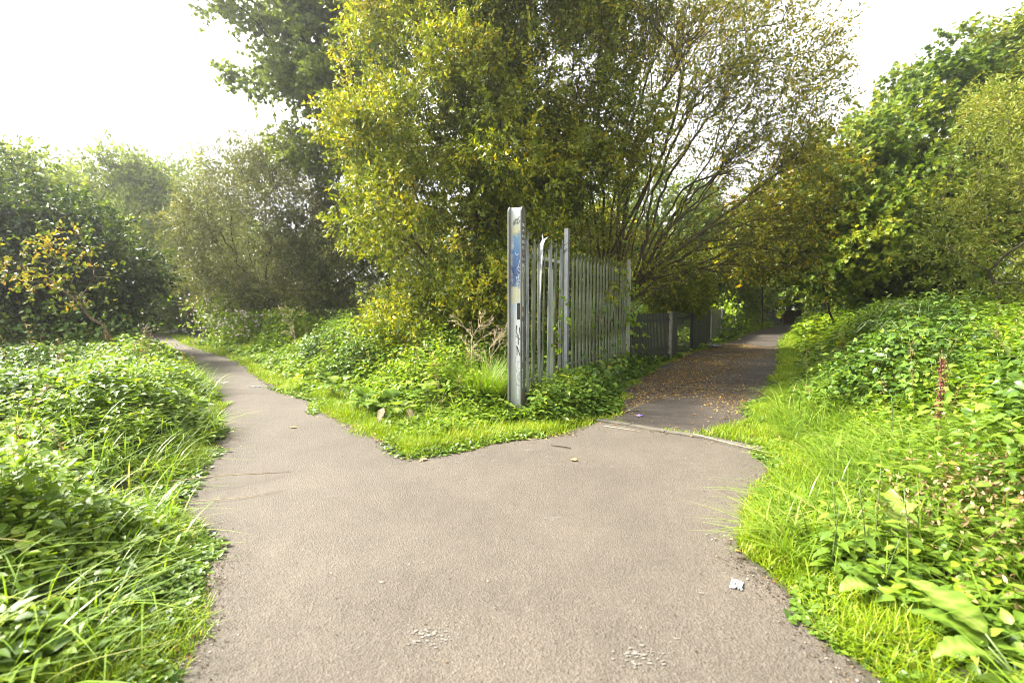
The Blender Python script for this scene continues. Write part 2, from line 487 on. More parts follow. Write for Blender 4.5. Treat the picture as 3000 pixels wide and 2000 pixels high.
def ground_z(p, d=None, r=None):
    p = np.asarray(p, float)
    if d is None: d = pathdist(p)
    if r is None: r = region(p)
    hl = .36 * smooth((d - .05) / 1.1) + .16 * smooth((d - 1.5) / 6)
    hw = .22 * smooth((d - .7) / 2.5)
    hr = .72 * smooth((d - .35) / 2.3) + .5 * smooth((d - 2.5) / 9)
    h = np.where(r == 0, hl, np.where(r == 1, hw, hr))
    hol = np.exp(-(((p[:, 0] + 2.95) / .55) ** 2 + ((p[:, 1] - 3.75) / .6) ** 2)); mnd = np.exp(-(((p[:, 0] + 4.3) / 1.3) ** 2 + ((p[:, 1] - 5.6) / 1.3) ** 2))
    h = h * (1 - .8 * hol) + .14 * mnd * smooth(d / .6)
    h = h + .035 * wnoise(p, 2.2, 3) * smooth(d / .8)
    far = smooth((np.hypot(p[:, 0], p[:, 1]) - 45) / 40)
    h = h * (1 - far)
    return np.where(d > 0, h, 0) - .03 + .025 * smooth((d + .12) / .25)

# the ground: one sheet, fine near the camera and stretched to the horizon
def axis_coords(n, near, far, c=0.0):
    t = np.linspace(-1, 1, n)
    k = 7.2
    a = np.sinh(t * k) / math.sinh(k) * far
    u = t * near
    return c + np.where(np.abs(u) > np.abs(a), u, a)
gx = axis_coords(300, 26, 900)
gy = axis_coords(300, 26, 900, 9)
X, Y = np.meshgrid(gx, gy)
gp = np.stack([X.ravel(), Y.ravel()], 1)
gz = ground_z(gp)
ny, nx = X.shape
ii = (np.arange(ny - 1)[:, None] * nx + np.arange(nx - 1)[None, :])
Q = np.stack([ii, ii + 1, ii + nx + 1, ii + nx], -1).reshape(-1, 4)
mb = MB(); mb.add(np.column_stack([gp, gz]), quads=Q)
tag(mb.build('ground', M['soil']), kind='structure')

def flat_poly(name, poly, z, mat, thick=0.0):
    import bmesh
    bm = bmesh.new()
    vs = [bm.verts.new((x, y, z)) for x, y in poly]
    f = bm.faces.new(vs)
    if f.normal.z < 0: f.normal_flip()
    bmesh.ops.triangulate(bm, faces=[f])
    me = bpy.data.meshes.new(name)
    bm.to_mesh(me); bm.free()
    me.materials.append(mat)
    o = bpy.data.objects.new(name, me)
    COL.objects.link(o)
    return o

def wobble(poly, amp, step, seed):
    r = np.random.default_rng(seed)
    out = []
    n = len(poly)
    for i in range(n):
        a, b = np.array(poly[i]), np.array(poly[(i + 1) % n])
        k = max(1, int(np.hypot(*(b - a)) / step)) if np.hypot(*a) < 30 else 1
        for j in range(k):
            out.append(tuple(a + (b - a) * j / k + r.normal(0, amp, 2)))
    return out
tag(flat_poly('path', wobble(MAIN_POLY, .018, .12, 1), 0.0, M['asphalt']), kind='structure')
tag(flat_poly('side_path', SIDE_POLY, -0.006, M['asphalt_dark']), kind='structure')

# kerb edging between the two paths and the step strips up the side path
mb = MB()
kp = np.array(KERB[:-1] + [(2.62, 4.98)])
cum = np.concatenate([[0], np.cumsum(np.hypot(*np.diff(kp, axis=0).T))])
s = 0.0
while s < cum[-1] - .1:
    e = min(s + random.uniform(.42, .52), cum[-1])
    pts = [np.array([np.interp(q, cum, kp[:, 0]), np.interp(q, cum, kp[:, 1])]) for q in (s + .004, e - .004)]
    d = pts[1] - pts[0]; L = np.hypot(*d); ang = math.atan2(d[1], d[0])
    c, sn = math.cos(ang), math.sin(ang)
    tl = random.uniform(-.012, .012)
    mb.box(((pts[0][0] + pts[1][0]) / 2, (pts[0][1] + pts[1][1]) / 2, -.036 + random.uniform(-.005, .006)), (L, .115, .10), np.array([[c, -sn, 0], [sn, c, 0], [0, tl, 1]]))
    s = e
tag(mb.build('kerb', M['kerb'], smooth=False), kind='structure')
mb = MB()
for (x1, y1), (x2, y2) in [((2.2, 9.0), (4.75, 8.55)), ((3.3, 11.6), (6.4, 11.35)), ((5.1, 14.5), (7.9, 14.3)), ((7.2, 17.7), (9.85, 17.5)), ((9.4, 20.9), (11.75, 20.6)), ((12.3, 25.4), (14.4, 25.1)), ((15.6, 30.2), (17.5, 29.8))]:
    L = math.hypot(x2 - x1, y2 - y1); a = math.atan2(y2 - y1, x2 - x1)
    c, sn = math.cos(a), math.sin(a)
    mb.box(((x1 + x2) / 2, (y1 + y2) / 2, -.02), (L, .07, .06), np.array([[c, -sn, 0], [sn, c, 0], [0, 0, 1]]))
tag(mb.build('step_edging', M['kerb'], smooth=False), kind='structure')

# ------------------------------------------------------------------ gate post (steel H beam with graffiti)
post = empty('gate_post', (0.062, 6.58, -0.02), 'tall steel H-beam gate post covered in blue and white graffiti, standing in grass', 'post', rz=R(-21))
post.scale = (1.1, 1.1, 1)
H = 2.84
m, t, p, out = new_mat('post_steel')
tc = t.nodes.new("ShaderNodeTexCoord")
sep = t.nodes.new("ShaderNodeSeparateXYZ")
t.links.new(tc.outputs['Object'], sep.inputs[0])
n = noise(t, 14, 4)
st = t.nodes.new("ShaderNodeMapping")
st.inputs['Scale'].default_value = (30, 30, 1.6)
t.links.new(tc.outputs['Object'], st.inputs[0])
n2 = t.nodes.new("ShaderNodeTexNoise"); n2.inputs['Scale'].default_value = 1.0; n2.inputs['Detail'].default_value = 4
t.links.new(st.outputs[0], n2.inputs['Vector'])
gal = ramp(t, [(.3, (.40, .42, .44)), (.7, (.66, .67, .68))])
t.links.new(n2.outputs['Fac'], gal.inputs[0])
zz = math_node(t, 'DIVIDE', math_node(t, 'ADD', sep.outputs[2], math_node(t, 'MULTIPLY', math_node(t, 'SUBTRACT', n.outputs['Fac'], .5), .22)), H)
paint = ramp(t, [(0.0, (.66, .67, .68)), (.48, (.66, .68, .70)), (.54, (.40, .52, .66)), (.56, (.62, .60, .42)), (.615, (.66, .62, .36)), (.64, (.02, .10, .28)),
                 (.72, (.012, .075, .26)), (.80, (.05, .18, .40)), (.86, (.12, .28, .44)), (.885, (.62, .55, .24)), (.91, (.62, .62, .46)), (1.0, (.60, .61, .58))])
t.links.new(zz, paint.inputs[0])
xf = ramp(t, [(.06, (0, 0, 0)), (.26, (1, 1, 1))])
xx = math_node(t, 'ADD', math_node(t, 'MULTIPLY', sep.outputs[0], 5.0), math_node(t, 'ADD', math_node(t, 'MULTIPLY', n.outputs['Fac'], .7), .1))
t.links.new(xx, xf.inputs[0])
zf = ramp(t, [(.47, (0, 0, 0)), (.53, (1, 1, 1)), (.93, (1, 1, 1)), (.97, (.2, .2, .2))])
t.links.new(zz, zf.inputs[0])
fac = math_node(t, 'MULTIPLY', zf.outputs[0], math_node(t, 'MULTIPLY', xf.outputs[0], .92))
t.links.new(mixc(t, fac, gal.outputs[0], paint.outputs[0]), p.inputs['Base Color'])
p.inputs['Roughness'].default_value = .38
mt = t.nodes.new("ShaderNodeMapRange")
t.links.new(fac, mt.inputs[0]); mt.inputs[3].default_value = .5; mt.inputs[4].default_value = .0
t.links.new(mt.outputs[0], p.inputs['Metallic'])
M['post_web'] = m
M['post_flange'] = metal_mat('flange_steel', [(.3, (.07, .068, .06)), (.5, (.13, .127, .12)), (.8, (.20, .20, .19))], .3, .5, 9)  # right flange: shade on its side away from the sun painted in as darker steel
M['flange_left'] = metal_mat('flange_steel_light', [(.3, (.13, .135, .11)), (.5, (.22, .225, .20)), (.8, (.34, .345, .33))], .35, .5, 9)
mb = MB().box((0, 0, H / 2), (.152, .012, H - .01))
mb.build('web', M['post_web'], post, smooth=False)
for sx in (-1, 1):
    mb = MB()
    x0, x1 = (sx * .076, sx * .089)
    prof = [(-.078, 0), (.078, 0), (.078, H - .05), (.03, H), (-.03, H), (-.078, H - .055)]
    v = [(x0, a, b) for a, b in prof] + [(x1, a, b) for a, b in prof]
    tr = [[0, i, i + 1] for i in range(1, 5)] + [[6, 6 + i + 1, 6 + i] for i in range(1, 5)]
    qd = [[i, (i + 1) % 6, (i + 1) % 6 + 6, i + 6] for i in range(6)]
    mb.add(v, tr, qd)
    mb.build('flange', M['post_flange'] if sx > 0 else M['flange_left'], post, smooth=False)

def strokes(name, mat, lines, y, width, parent, plane='web', dot=.9):
    """painted lines: ribbons a hair proud of the steel. web: (x, z); flange: (y, z)"""
    mb = MB()
    th = .0012
    for ln in lines:
        w = width
        if isinstance(ln, tuple): ln, w = ln
        P = np.array(ln, float)
        for a, b in zip(P[:-1], P[1:]):
            d = b - a; L = np.hypot(*d)
            if L < 1e-6: continue
            d = d / L; nn = np.array([-d[1], d[0]]) * w / 2
            a2, b2 = a - d * w * .3, b + d * w * .3
            c4 = [a2 - nn, b2 - nn, b2 + nn, a2 + nn]
            jit = random.uniform(0, .0006)
            if plane == 'web':
                v = [(q[0], y, q[1]) for q in c4] + [(q[0], y - th - jit, q[1]) for q in c4]
            else:
                v = [(y, q[0], q[1]) for q in c4] + [(y + th + jit, q[0], q[1]) for q in c4]
            mb.add(v, quads=[[0, 3, 2, 1], [4, 5, 6, 7], [0, 1, 5, 4], [1, 2, 6, 5], [2, 3, 7, 6], [3, 0, 4, 7]])
    return mb.build(name, mat, parent, smooth=False)

wy = -.0062
def arc(cx, cz, rx, rz, a0, a1, n=9):
    return [(cx + rx * math.cos(R(a0 + (a1 - a0) * i / n)), cz + rz * math.sin(R(a0 + (a1 - a0) * i / n))) for i in range(n + 1)]
# small marker tag near the top: A K O loops
strokes('graffiti_tag', M['ink'], [
    [(-.042, 2.60), (-.030, 2.675), (-.022, 2.605)], [(-.040, 2.63), (-.022, 2.635)],
    [(-.012, 2.685), (-.008, 2.61)], [(.008, 2.69), (-.010, 2.645), (.012, 2.615)],
    arc(.024, 2.655, .013, .03, 60, 330), arc(.044, 2.685, .014, .032, -120, 240), [(.014, 2.62), (.058, 2.66)]], wy, .006, post)
strokes('graffiti_loop', M['ink'], [arc(-.012, 1.985, .026, .05, 20, 380, 14)], wy, .007, post)
# white outlined block letters reading up the blue field
wl = [arc(.008, 2.235, .018, .032, 175, 340), [(.010, 2.165), (.012, 2.16)],
      [(.040, 2.135), (.030, 2.06), (.012, 2.03)], [(.022, 2.05), (.055, 2.03)],
      [(.004, 2.02), (.05, 1.985), (.058, 1.94)], [(.006, 1.98), (.03, 1.93), (.06, 1.96)],
      [(.004, 1.92), (.062, 1.905)], [(.004, 1.92), (.004, 1.885), (.05, 1.875)], [(.030, 1.91), (.032, 1.88)],
      [(.006, 1.86), (.062, 1.855)], [(.006, 1.86), (.008, 1.80), (.02, 1.80), (.02, 1.835), (.036, 1.835), (.036, 1.80), (.062, 1.80)],
      [(.008, 1.785), (.064, 1.782)], [(.008, 1.785), (.010, 1.735), (.024, 1.735), (.024, 1.76), (.042, 1.76), (.044, 1.735), (.064, 1.735)],
      [(.010, 1.715), (.066, 1.712)], [(.010, 1.715), (.012, 1.60), (.05, 1.60), (.046, 1.635), (.036, 1.64), (.038, 1.69)], [(.066, 1.71), (.062, 1.64)]]
strokes('graffiti_letters', M['white'], wl, wy - .0004, .0065, post)
# dark plate with its pale rim
strokes('plate_rim', M['white'], [[(.004, 1.345), (.001, 1.55), (.010, 1.572), (.068, 1.578)]], wy, .007, post)
MB().box((.040, wy - .002, 1.452), (.060, .006, .222)).build('plate', M['plate'], post, smooth=False)
# white patch with black strokes 1 7 N, then pale bubble letters B E T
strokes('white_patch', M['white'], [([(.030, 1.335), (.034, .80)], .084), ([(.006, 1.27), (.004, 1.12)], .03)], wy, .05, post)
strokes('black_letters', M['black'], [
    [(.002, 1.262), (-.002, 1.165), (.030, 1.115)], [(.040, 1.235), (.050, 1.135)],
    [(-.006, 1.118), (.024, 1.095), (.068, 1.062)], [(.024, 1.10), (.026, 1.00)],
    [(.006, .985), (.010, .915), (.010, .86)], [(.010, .975), (.052, .845)], [(.060, .985), (.050, .845)]], wy - .0025, .010, post)
strokes('bubble_letters', M['white'], [
    (arc(.032, .73, .032, .085, 60, 430, 12), .022), (arc(.036, .72, .010, .03, 0, 360), .02),
    (arc(.040, .555, .034, .095, 90, 270), .024), ([(.040, .645), (.066, .645)], .02), ([(.030, .555), (.066, .555)], .02), ([(.040, .462), (.07, .462)], .024),
    ([(.016, .425), (.022, .26)], .026), ([(.010, .415), (.066, .405)], .024), ([(.052, .40), (.056, .33)], .02)], wy, .02, post)
# rows of small white characters down the outer face of the flange
fx = .0895
fl = []
def fchar(zc, ch, yc=-.030, h=.028, w=.026):
    G = {'S': [[(1, 1), (0, .9), (0, .55), (1, .45), (1, .1), (0, 0)]], 'O': [[(0, 0), (0, 1), (1, 1), (1, 0), (0, 0)]], 'L': [[(0, 1), (0, 0), (1, 0)]],
         'U': [[(0, 1), (0, 0), (1, 0), (1, 1)]], 'H': [[(0, 0), (0, 1)], [(1, 0), (1, 1)], [(0, .5), (1, .5)]], 'R': [[(0, 0), (0, 1), (1, .9), (0, .5), (1, 0)]],
         'N': [[(0, 0), (0, 1), (1, 0), (1, 1)]], 'A': [[(0, 0), (.5, 1), (1, 0)], [(.2, .4), (.8, .4)]], 'E': [[(1, 1), (0, 1), (0, 0), (1, 0)], [(0, .5), (.8, .5)]],
         'C': [[(1, 1), (0, .8), (0, .2), (1, 0)]], 'I': [[(.5, 0), (.5, 1)]], 'D': [[(0, 0), (0, 1), (1, .6), (1, .3), (0, 0)]], 'Z': [[(0, 1), (1, 1), (0, 0), (1, 0)]], '?': [[(0, .9), (1, .8), (.6, .3), (.5, 0)]]}
    for l in G[ch]:
        fl.append([(yc + (a - .5) * w, zc + (b - .5) * h) for a, b in l])
zc = 1.30
for ch in 'SOLIEUHRONACS?':
    fchar(zc, ch); zc -= .040
zc = .66
for ch in 'NAEHLS':
    fchar(zc, ch); zc -= .045
for k, ch in enumerate('SAHSCINE'):
    fchar(2.60 - k * .075, ch, -.01, .03, .07)
strokes('flange_writing', M['white'], fl, fx, .0055, post, 'flange')
strokes('flange_smear', M['lichen_pale'], [(arc(-.03, 1.93, .022, .055, 0, 360), .02), ([(-.035, 1.84), (-.03, 1.70), (-.02, 1.55), (-.03, 1.40)], .05), ([(-.05, 2.06), (-.05, 1.98)], .03), ([(.02, 2.06), (.02, 1.98)], .03)], fx - .0004, .02, post, 'flange')
strokes('rust_mark', M['rust'], [([(-.02, 1.50), (-.015, 1.46)], .05), ([(-.02, .33), (-.018, .24)], .02)], fx, .02, post, 'flange')
# small broken lug at the foot
mb = MB().box((-.098, 0, .34), (.016, .05, .11)); mb.build('hinge_lug', M['rust'], post, smooth=False)

# ------------------------------------------------------------------ palisade fences
def pale_mesh(h, w=.080, broken=0, bend=0.0, twist=0.0, lean=0.0, tips=True, droop=0.0):
    """one W-section pale with a triple pointed head; local origin at the foot, outer face towards -y"""
    xs = np.array([-.5, -.30, -.10, .10, .30, .5]) * w
    ys = np.array([.016, .0, .010, .010, 0.0, .016])
    zs = np.linspace(0, h - .13, 14)
    th = .003
    rows = []
    for z in zs:
        f = z / h
        tw = twist * f * f
        X = xs * math.cos(tw); Yy = ys + xs * math.sin(tw)
        dx = lean * f + bend * math.sin(f * math.pi)
        rows.append(np.stack([X + dx, Yy + droop * f * f, np.full(6, z)], 1))
    A = np.array(rows)
    mb = MB()
    def shell(G):
        nr, nc = G.shape[:2]
        B = G + np.array([0, th, 0])
        i = np.arange(nr - 1)[:, None] * nc + np.arange(nc - 1)[None, :]
        q = np.stack([i, i + 1, i + nc + 1, i + nc], -1).reshape(-1, 4)
        mb.add(G.reshape(-1, 3), quads=q)
        mb.add(B.reshape(-1, 3), quads=q[:, ::-1])
        # sides
        for c in (0, nc - 1):
            a = np.concatenate([G[:, c], B[:, c]]); k = np.arange(nr - 1)
            mb.add(a, quads=np.stack([k, k + 1, k + 1 + nr, k + nr], 1))
    shell(A)
    if tips and not broken:
        top = A[-1]
        for a, b, oy, ox, hh in ((0, 1, -.095, -.042, .12), (2, 3, .0, 0, .17), (4, 5, -.095, .042, .12)):
            p0, p1 = top[a], top[b]
            p0, p1 = (top[1], top[4]) if a == 2 else ((top[0], top[2]) if a == 0 else (top[3], top[5]))
            mid = (p0 + p1) / 2
            tipm = mid + np.array([ox * .35, oy * .3, hh * .6])
            tip = mid + np.array([ox, oy, hh])
            w2 = (p1 - p0) * (.30 if a == 2 else .55)
            v = [p0, p1, tipm + w2, tipm - w2, tip]
            v2 = [np.array(q) + np.array([0, th, 0]) for q in v]
            mb.add(v, [[2, 4, 3]], [[0, 1, 2, 3]]); mb.add(v2, [[3, 4, 2]], [[3, 2, 1, 0]])
    return mb

def line_frame(a, b):
    a, b = np.array(a), np.array(b)
    d = b - a; L = np.hypot(*d)
    return a, d / L, L, math.atan2(d[1], d[0])

P1, P2, PE = (0.20, 6.98), (0.96, 8.42), (2.71, 11.2)
# tall intact run
a, d, L, ang = line_frame(P2, PE)
tall = empty('palisade_fence', (a[0], a[1], 0), 'tall green-stained steel palisade fence run of pointed pales, intact', 'fence', 'steel palisade fencing', rz=ang)
protos = [pale_mesh(2.44 + dz, lean=ln).build('pale', M['galv_green'], tall) for dz, ln in ((0, 0), (.015, .012), (-.02, -.01))]
npale = 18
for i in range(npale):
    o = protos[i] if i < 3 else protos[i % 3].copy()
    if i >= 3:
        COL.objects.link(o); o.parent = tall
    o.location = (.20 + i * (L - .35) / npale, -.02, random.uniform(-.015, .015))
    o.rotation_euler = (0, random.uniform(-.006, .006), random.uniform(-.05, .05))
for z in (.45, 2.08):
    mb = MB().box((L / 2, .03, z), (L, .006, .05)).box((L / 2, .055, z + .022), (L, .05, .006))
    mb.build('rail', M['galv_green'], tall, smooth=False)
mb = MB().box((L, .02, 1.28), (.075, .075, 2.56)); mb.build('fence_post', M['lichen_pale'], tall, smooth=False)
mb = MB().box((0, .03, 1.415), (.010, .07, 2.83)).box((.03, 0.0, 1.415), (.06, .010, 2.83)); mb.build('fence_post', M['galv_sheet'], tall, smooth=False)
# broken run beside the gate post
a, d, L, ang = line_frame(P1, P2)
brk = empty('palisade_fence', (a[0], a[1], 0), 'broken palisade run with bent and missing pales next to the graffiti post', 'fence', 'steel palisade fencing', rz=ang)
spec = [(-.20, 2.44, 0, 0, 0, 'galv_pale'), (.06, 2.56, 0, 0, 0, 'galv_pale'), (.30, 2.52, -.10, .9, .02, 'galv_pale'), (.24, 2.47, 0, 0, 0, 'galv_green'), (.46, 2.50, 0, 0, .03, 'galv_pale'), (.62, 2.42, 0, .1, 0, 'galv_green'),
        (.80, 2.52, 0, 0, 0, 'galv_pale'), (.95, 2.28, 0, 0, .01, 'lichen_pale'), (1.10, 2.50, 0, 0, -.02, 'galv_green'), (1.24, 2.56, 0, 0, 0, 'galv_pale'), (1.42, 2.48, 0, -.15, 0, 'galv_green')]
for k, (x, h, bend, tw, ln, mat) in enumerate(spec):
    o = pale_mesh(h, .092, broken=(mat == 'lichen_pale'), bend=bend, twist=tw, lean=ln).build('pale', M[mat], brk)
    o.location = (x, -.02 + (.03 if k % 3 == 2 else 0), 0)
    o.rotation_euler = (random.uniform(-.02, .02), random.uniform(-.022, .022), random.uniform(-.25, .25))
    if bend: o['label'] = 'bent and twisted pale'; o.rotation_euler = (0.02, -.055, .2); o.location = (.38, -.07, 0)
    if mat == 'lichen_pale': o['label'] = 'pale with its points snapped off'
mb = MB().box((.75, .045, 2.24), (1.62, .006, .05)).box((.75, .065, 2.262), (1.62, .045, .006)); mb.build('rail', M['galv'], brk, smooth=False)
c, sn = math.cos(-.07), math.sin(-.07)
mb = MB().box((.22, .008, 2.22), (.52, .008, .075)); mb.build('rail', M['galv_green'], brk, smooth=False)
mb = MB().box((.80, .008, 2.14), (.58, .008, .075), np.array([[c, 0, -sn], [0, 1, 0], [sn, 0, c]]))
o = mb.build('rail', M['galv_dark'], brk, smooth=False); o['label'] = 'sagging broken rail'
mb = MB().box((.85, .03, .40), (1.5, .006, .05)); mb.build('rail', M['galv_green'], brk, smooth=False)

# low flat-topped run
PL = (4.43, 13.5)
a, d, L, ang = line_frame(PE, PL)
low = empty('slat_fence', (a[0], a[1], 0), 'low dark steel fence of close flat-topped slats beside leaf-covered path', 'fence', 'low fencing along the side path', rz=ang)
sl = MB().box((0, 0, .66), (.078, .006, 1.28)).build('slat', M['galv_dark'], low, smooth=False)
ns = 26
for i in range(ns):
    o = sl if i == 0 else sl.copy()
    if i: COL.objects.link(o); o.parent = low
    o.location = (.12 + i * (L - .2) / ns, 0, random.uniform(-.012, .012))
for z in (.35, 1.12):
    MB().box((L / 2, .025, z), (L, .03, .05)).build('rail', M['galv_dark'], low, smooth=False)
MB().box((L, .0, .66), (.085, .085, 1.36)).build('fence_post', M['concrete_post'], low, smooth=False)
MB().box((L / 2, .01, .06), (L, .03, .22)).build('gravel_board', M['galv_dark'], low, smooth=False)
# sheeted run further on
def along(t): return (PL[0] + .614 * t, PL[1] + t)
a, d, L, ang = line_frame(PL, along(7.7))
ang2 = ang
sh = empty('sheet_fence', (a[0], a[1], 0), 'low fence clad in dark and grey steel sheets with a gap of open slats', 'fence', 'low fencing along the side path', rz=ang)
k = math.hypot(.614, 1)
MB().box((.05 + .42, 0, .66), (.72, .012, 1.30)).build('sheet_panel', M['galv_dark'], sh, smooth=False)
sl = MB().box((0, 0, .66), (.06, .006, 1.26)).build('slat', M['galv_dark'], sh, smooth=False)
for i in range(14):
    o = sl if i == 0 else sl.copy()
    if i: COL.objects.link(o); o.parent = sh
    o.location = (.74 * k + .06 + i * .142, 0, 0)
MB().box((1.75 * k, .025, 1.12), (2.1, .03, .05)).build('rail', M['galv_dark'], sh, smooth=False)
MB().box(((2.45 + 5.45) / 2 * k, 0, .67), (2.95 * k, .014, 1.32)).build('sheet_panel', M['galv_dark'], sh, smooth=False)
MB().box(((5.6 + 7.7) / 2 * k, .004, .67), (2.0 * k, .014, 1.32)).build('sheet_panel', M['galv_sheet'], sh, smooth=False)
for tt in (2.45, 5.52, 7.72):
    MB().box((tt * k, -.01, .69), (.09, .09, 1.38)).build('fence_post', M['galv_dark'] if tt < 7 else M['galv_sheet'], sh, smooth=False)
# grey far panels showing over the weeds
a, d, L, ang = line_frame(along(7.9), along(13.0))
fp = empty('sheet_fence', (a[0], a[1], 0), 'far grey sheet fence half buried under climbing weeds, beyond the dark sheets', 'fence', 'low fencing along the side path', rz=ang)
for i in range(3):
    MB().box((L * (i + .5) / 3, 0, .65), (L / 3 - .06, .014, 1.28)).build('sheet_panel', M['galv_sheet'], fp, smooth=False)
for i in range(4):
    MB().box((L * i / 3, 0, .68), (.08, .08, 1.36)).build('fence_post', M['galv_sheet'], fp, smooth=False)
a, d, L, ang = line_frame((11.3, 14.0), (15.2, 18.4))
gp_z = .55
fr = empty('sheet_fence', (a[0], a[1], gp_z), 'grey sheet fence mostly hidden by weeds on right bank under the dark sycamore', 'fence', rz=ang)
for i in range(4):
    MB().box((L * (i + .5) / 4, 0, .45), (L / 4 - .08, .014, .98)).build('sheet_panel', M['galv_sheet'], fr, smooth=False)
for i in range(5):
    MB().box((L * i / 4, 0, .5), (.07, .07, 1.08)).build('fence_post', M['galv_sheet'], fr, smooth=False)
# board gate at the far end of the side path
gt = empty('board_gate', (20.9, 37.2, 0), 'small brown board gate standing in shade at far end of side path', 'gate', rz=R(-12))
MB().box((.75, 0, .58), (1.5, .04, 1.04)).build('board_panel', M['wood'], gt, smooth=False)
for x in (0, 1.52):
    MB().box((x, .02, .62), (.11, .11, 1.26)).build('gate_post', M['wood'], gt, smooth=False)
gf = empty('sheet_fence', (19.4, 37.0, 0), 'small grey metal fence panel left of the brown board gate', 'fence', rz=R(8))
MB().box((.6, 0, .5), (1.3, .02, .95)).build('sheet_panel', M['galv_sheet'], gf, smooth=False)
MB().box((-.08, 0, .52), (.07, .07, 1.04)).build('fence_post', M['galv_sheet'], gf, smooth=False)

# dirt and moss crept over the path edges
def dirt_strip(line, wmax, seed):
    r = np.random.default_rng(seed)
    P = np.array(line, float)
    P = P[(P[:, 1] > -2) & (np.hypot(*P.T) < 26)]
    cum_ = np.concatenate([[0], np.cumsum(np.hypot(*np.diff(P, axis=0).T))])
    t_ = np.arange(0, cum_[-1], .045)
    q = np.column_stack([np.interp(t_, cum_, P[:, 0]), np.interp(t_, cum_, P[:, 1])])
    d_ = norm(np.gradient(q, axis=0)); nn_ = np.column_stack([-d_[:, 1], d_[:, 0]])
    m_ = q[len(q) // 2:len(q) // 2 + 1] + nn_[len(q) // 2] * .1
    if pathdist(m_)[0] > 0: nn_ = -nn_
    w_ = wmax * np.clip(.35 + .45 * wnoise(t_[:, None], 2.2, seed) + .35 * wnoise(t_[:, None], 9, seed + 1) + r.normal(0, .35, len(t_)), .02, 1.6)
    w_ = np.minimum(w_, .25)
    n_ = len(q)
    a_ = np.column_stack([q - nn_ * .03, np.full(n_, .0025)]); b_ = np.column_stack([q + nn_ * w_[:, None], np.full(n_, .0025)])
    i_ = np.arange(n_ - 1)
    dm.add(np.concatenate([a_, b_]), quads=np.stack([i_, i_ + 1, i_ + 1 + n_, i_ + n_], 1))
dm = MB()
dirt_strip(LEFT_EDGE, .10, 1); dirt_strip(RIGHT_OF_LEFT + WEDGE_R[1:], .06, 2); dirt_strip(MAIN_RIGHT, .07, 3); dirt_strip(RP_RIGHT[:-1], .14, 4); dirt_strip(RP_LEFT[1:], .2, 5)
M['dirt'] = plain_mat('mossy_dirt', (.046, .039, .025), (.028, .027, .014), .95, 22)
tag(dm.build('dirt', M['dirt']), kind='structure')

# steel angle bars lying by the fence, plastic litter, twigs
def bar3(name, p, q, w, mat, label, cat, group=None):
    p, q = np.array(p, float), np.array(q, float)
    d = q - p; L = np.linalg.norm(d); d /= L
    x = norm(np.cross(d, [0, 0, 1.0])); z = np.cross(x, d)
    Rm = np.stack([d, x, z], 1)
    mb = MB().box(tuple((p + q) / 2), (L, w, .005), Rm).box(tuple((p + q) / 2 + x * (w / 2 + .0028) + z * (w / 2 - .0025)), (L, .005, w), Rm)
    return tag(mb.build(name, mat, smooth=False), label, cat, group)
bar3('angle_bar', (1.40, 8.50, .17), (2.02, 9.22, .21), .045, M['galv'], 'upper loose steel angle bar lying against foot of palisade fence', 'bar', 'loose bars by the fence')
bar3('angle_bar', (1.45, 8.42, .04), (1.95, 9.05, .12), .045, M['galv_dark'], 'lower dark steel angle bar under the bright one at fence foot', 'bar', 'loose bars by the fence')

# ------------------------------------------------------------------ trees by space colonisation
def colonise(att, starts, D, kill, infl, it=120, grav=0.0, seed=0):
    r = np.random.default_rng(seed)
    N = [np.array(q, float) for q, _ in starts]; PA = [p for _, p in starts]
    A = att.copy()
    nodes = np.array(N)
    dm = np.linalg.norm(A[:, None] - nodes[None], axis=2)
    ni = dm.argmin(1); nd = dm.min(1)
    seen = set()
    for _ in range(it):
        ok = nd < infl
        if not ok.any(): break
        idx = ni[ok]
        dirs = norm(A[ok] - nodes[idx])
        u, inv = np.unique(idx, return_inverse=True)
        acc = np.zeros((len(u), 3)); np.add.at(acc, inv, dirs)
        acc = norm(norm(acc) + r.normal(0, .16, acc.shape) + np.array([0, 0, grav]))
        new, npar = [], []
        for q, dd in zip(u, acc):
            key = (int(q), tuple(np.round(dd * 3).astype(int)))
            if key in seen: continue
            seen.add(key)
            new.append(nodes[q] + dd * D); npar.append(int(q))
        if not new: break
        new = np.array(new)
        base = len(nodes)
        nodes = np.concatenate([nodes, new]); PA += npar
        dm = np.linalg.norm(A[:, None].astype(np.float32) - new[None].astype(np.float32), axis=2)
        k = dm.argmin(1); v = dm[np.arange(len(A)), k]
        b = v < nd
        nd = np.where(b, v, nd); ni = np.where(b, base + k, ni)
        keep = nd > kill
        A, nd, ni = A[keep], nd[keep], ni[keep]
        if len(A) == 0: break
    return nodes, np.array(PA)

def ellip_points(ells, n, r, shell=0.0, holes=0.0, hs=1.0, seed=0):
    vol = np.array([e[1][0] * e[1][1] * e[1][2] for e in ells]); vol = vol / vol.sum()
    out = []
    while sum(len(o) for o in out) < n:
        k = r.choice(len(ells), n, p=vol)
        u = norm(r.normal(size=(n, 3))) * (r.uniform(shell ** 3, 1, n) ** (1 / 3))[:, None]
        c = np.array([e[0] for e in ells])[k]; rad = np.array([e[1] for e in ells])[k]
        q = c + u * rad
        if holes > 0:
            q = q[wnoise(q, hs, seed) > -1 + holes * 1.2]
        amp = .16 * float(np.min([np.min(e[1]) for e in ells])) + .12
        wv = np.stack([wnoise(q, 1.9 / amp * .35, seed + 31 + a) for a in range(3)], 1) + .5 * np.stack([wnoise(q, 4.5 / amp * .3, seed + 41 + a) for a in range(3)], 1)
        q = q + wv * amp
        q = q[q[:, 2] > .15]
        out.append(q)
    return np.concatenate(out)[:n]

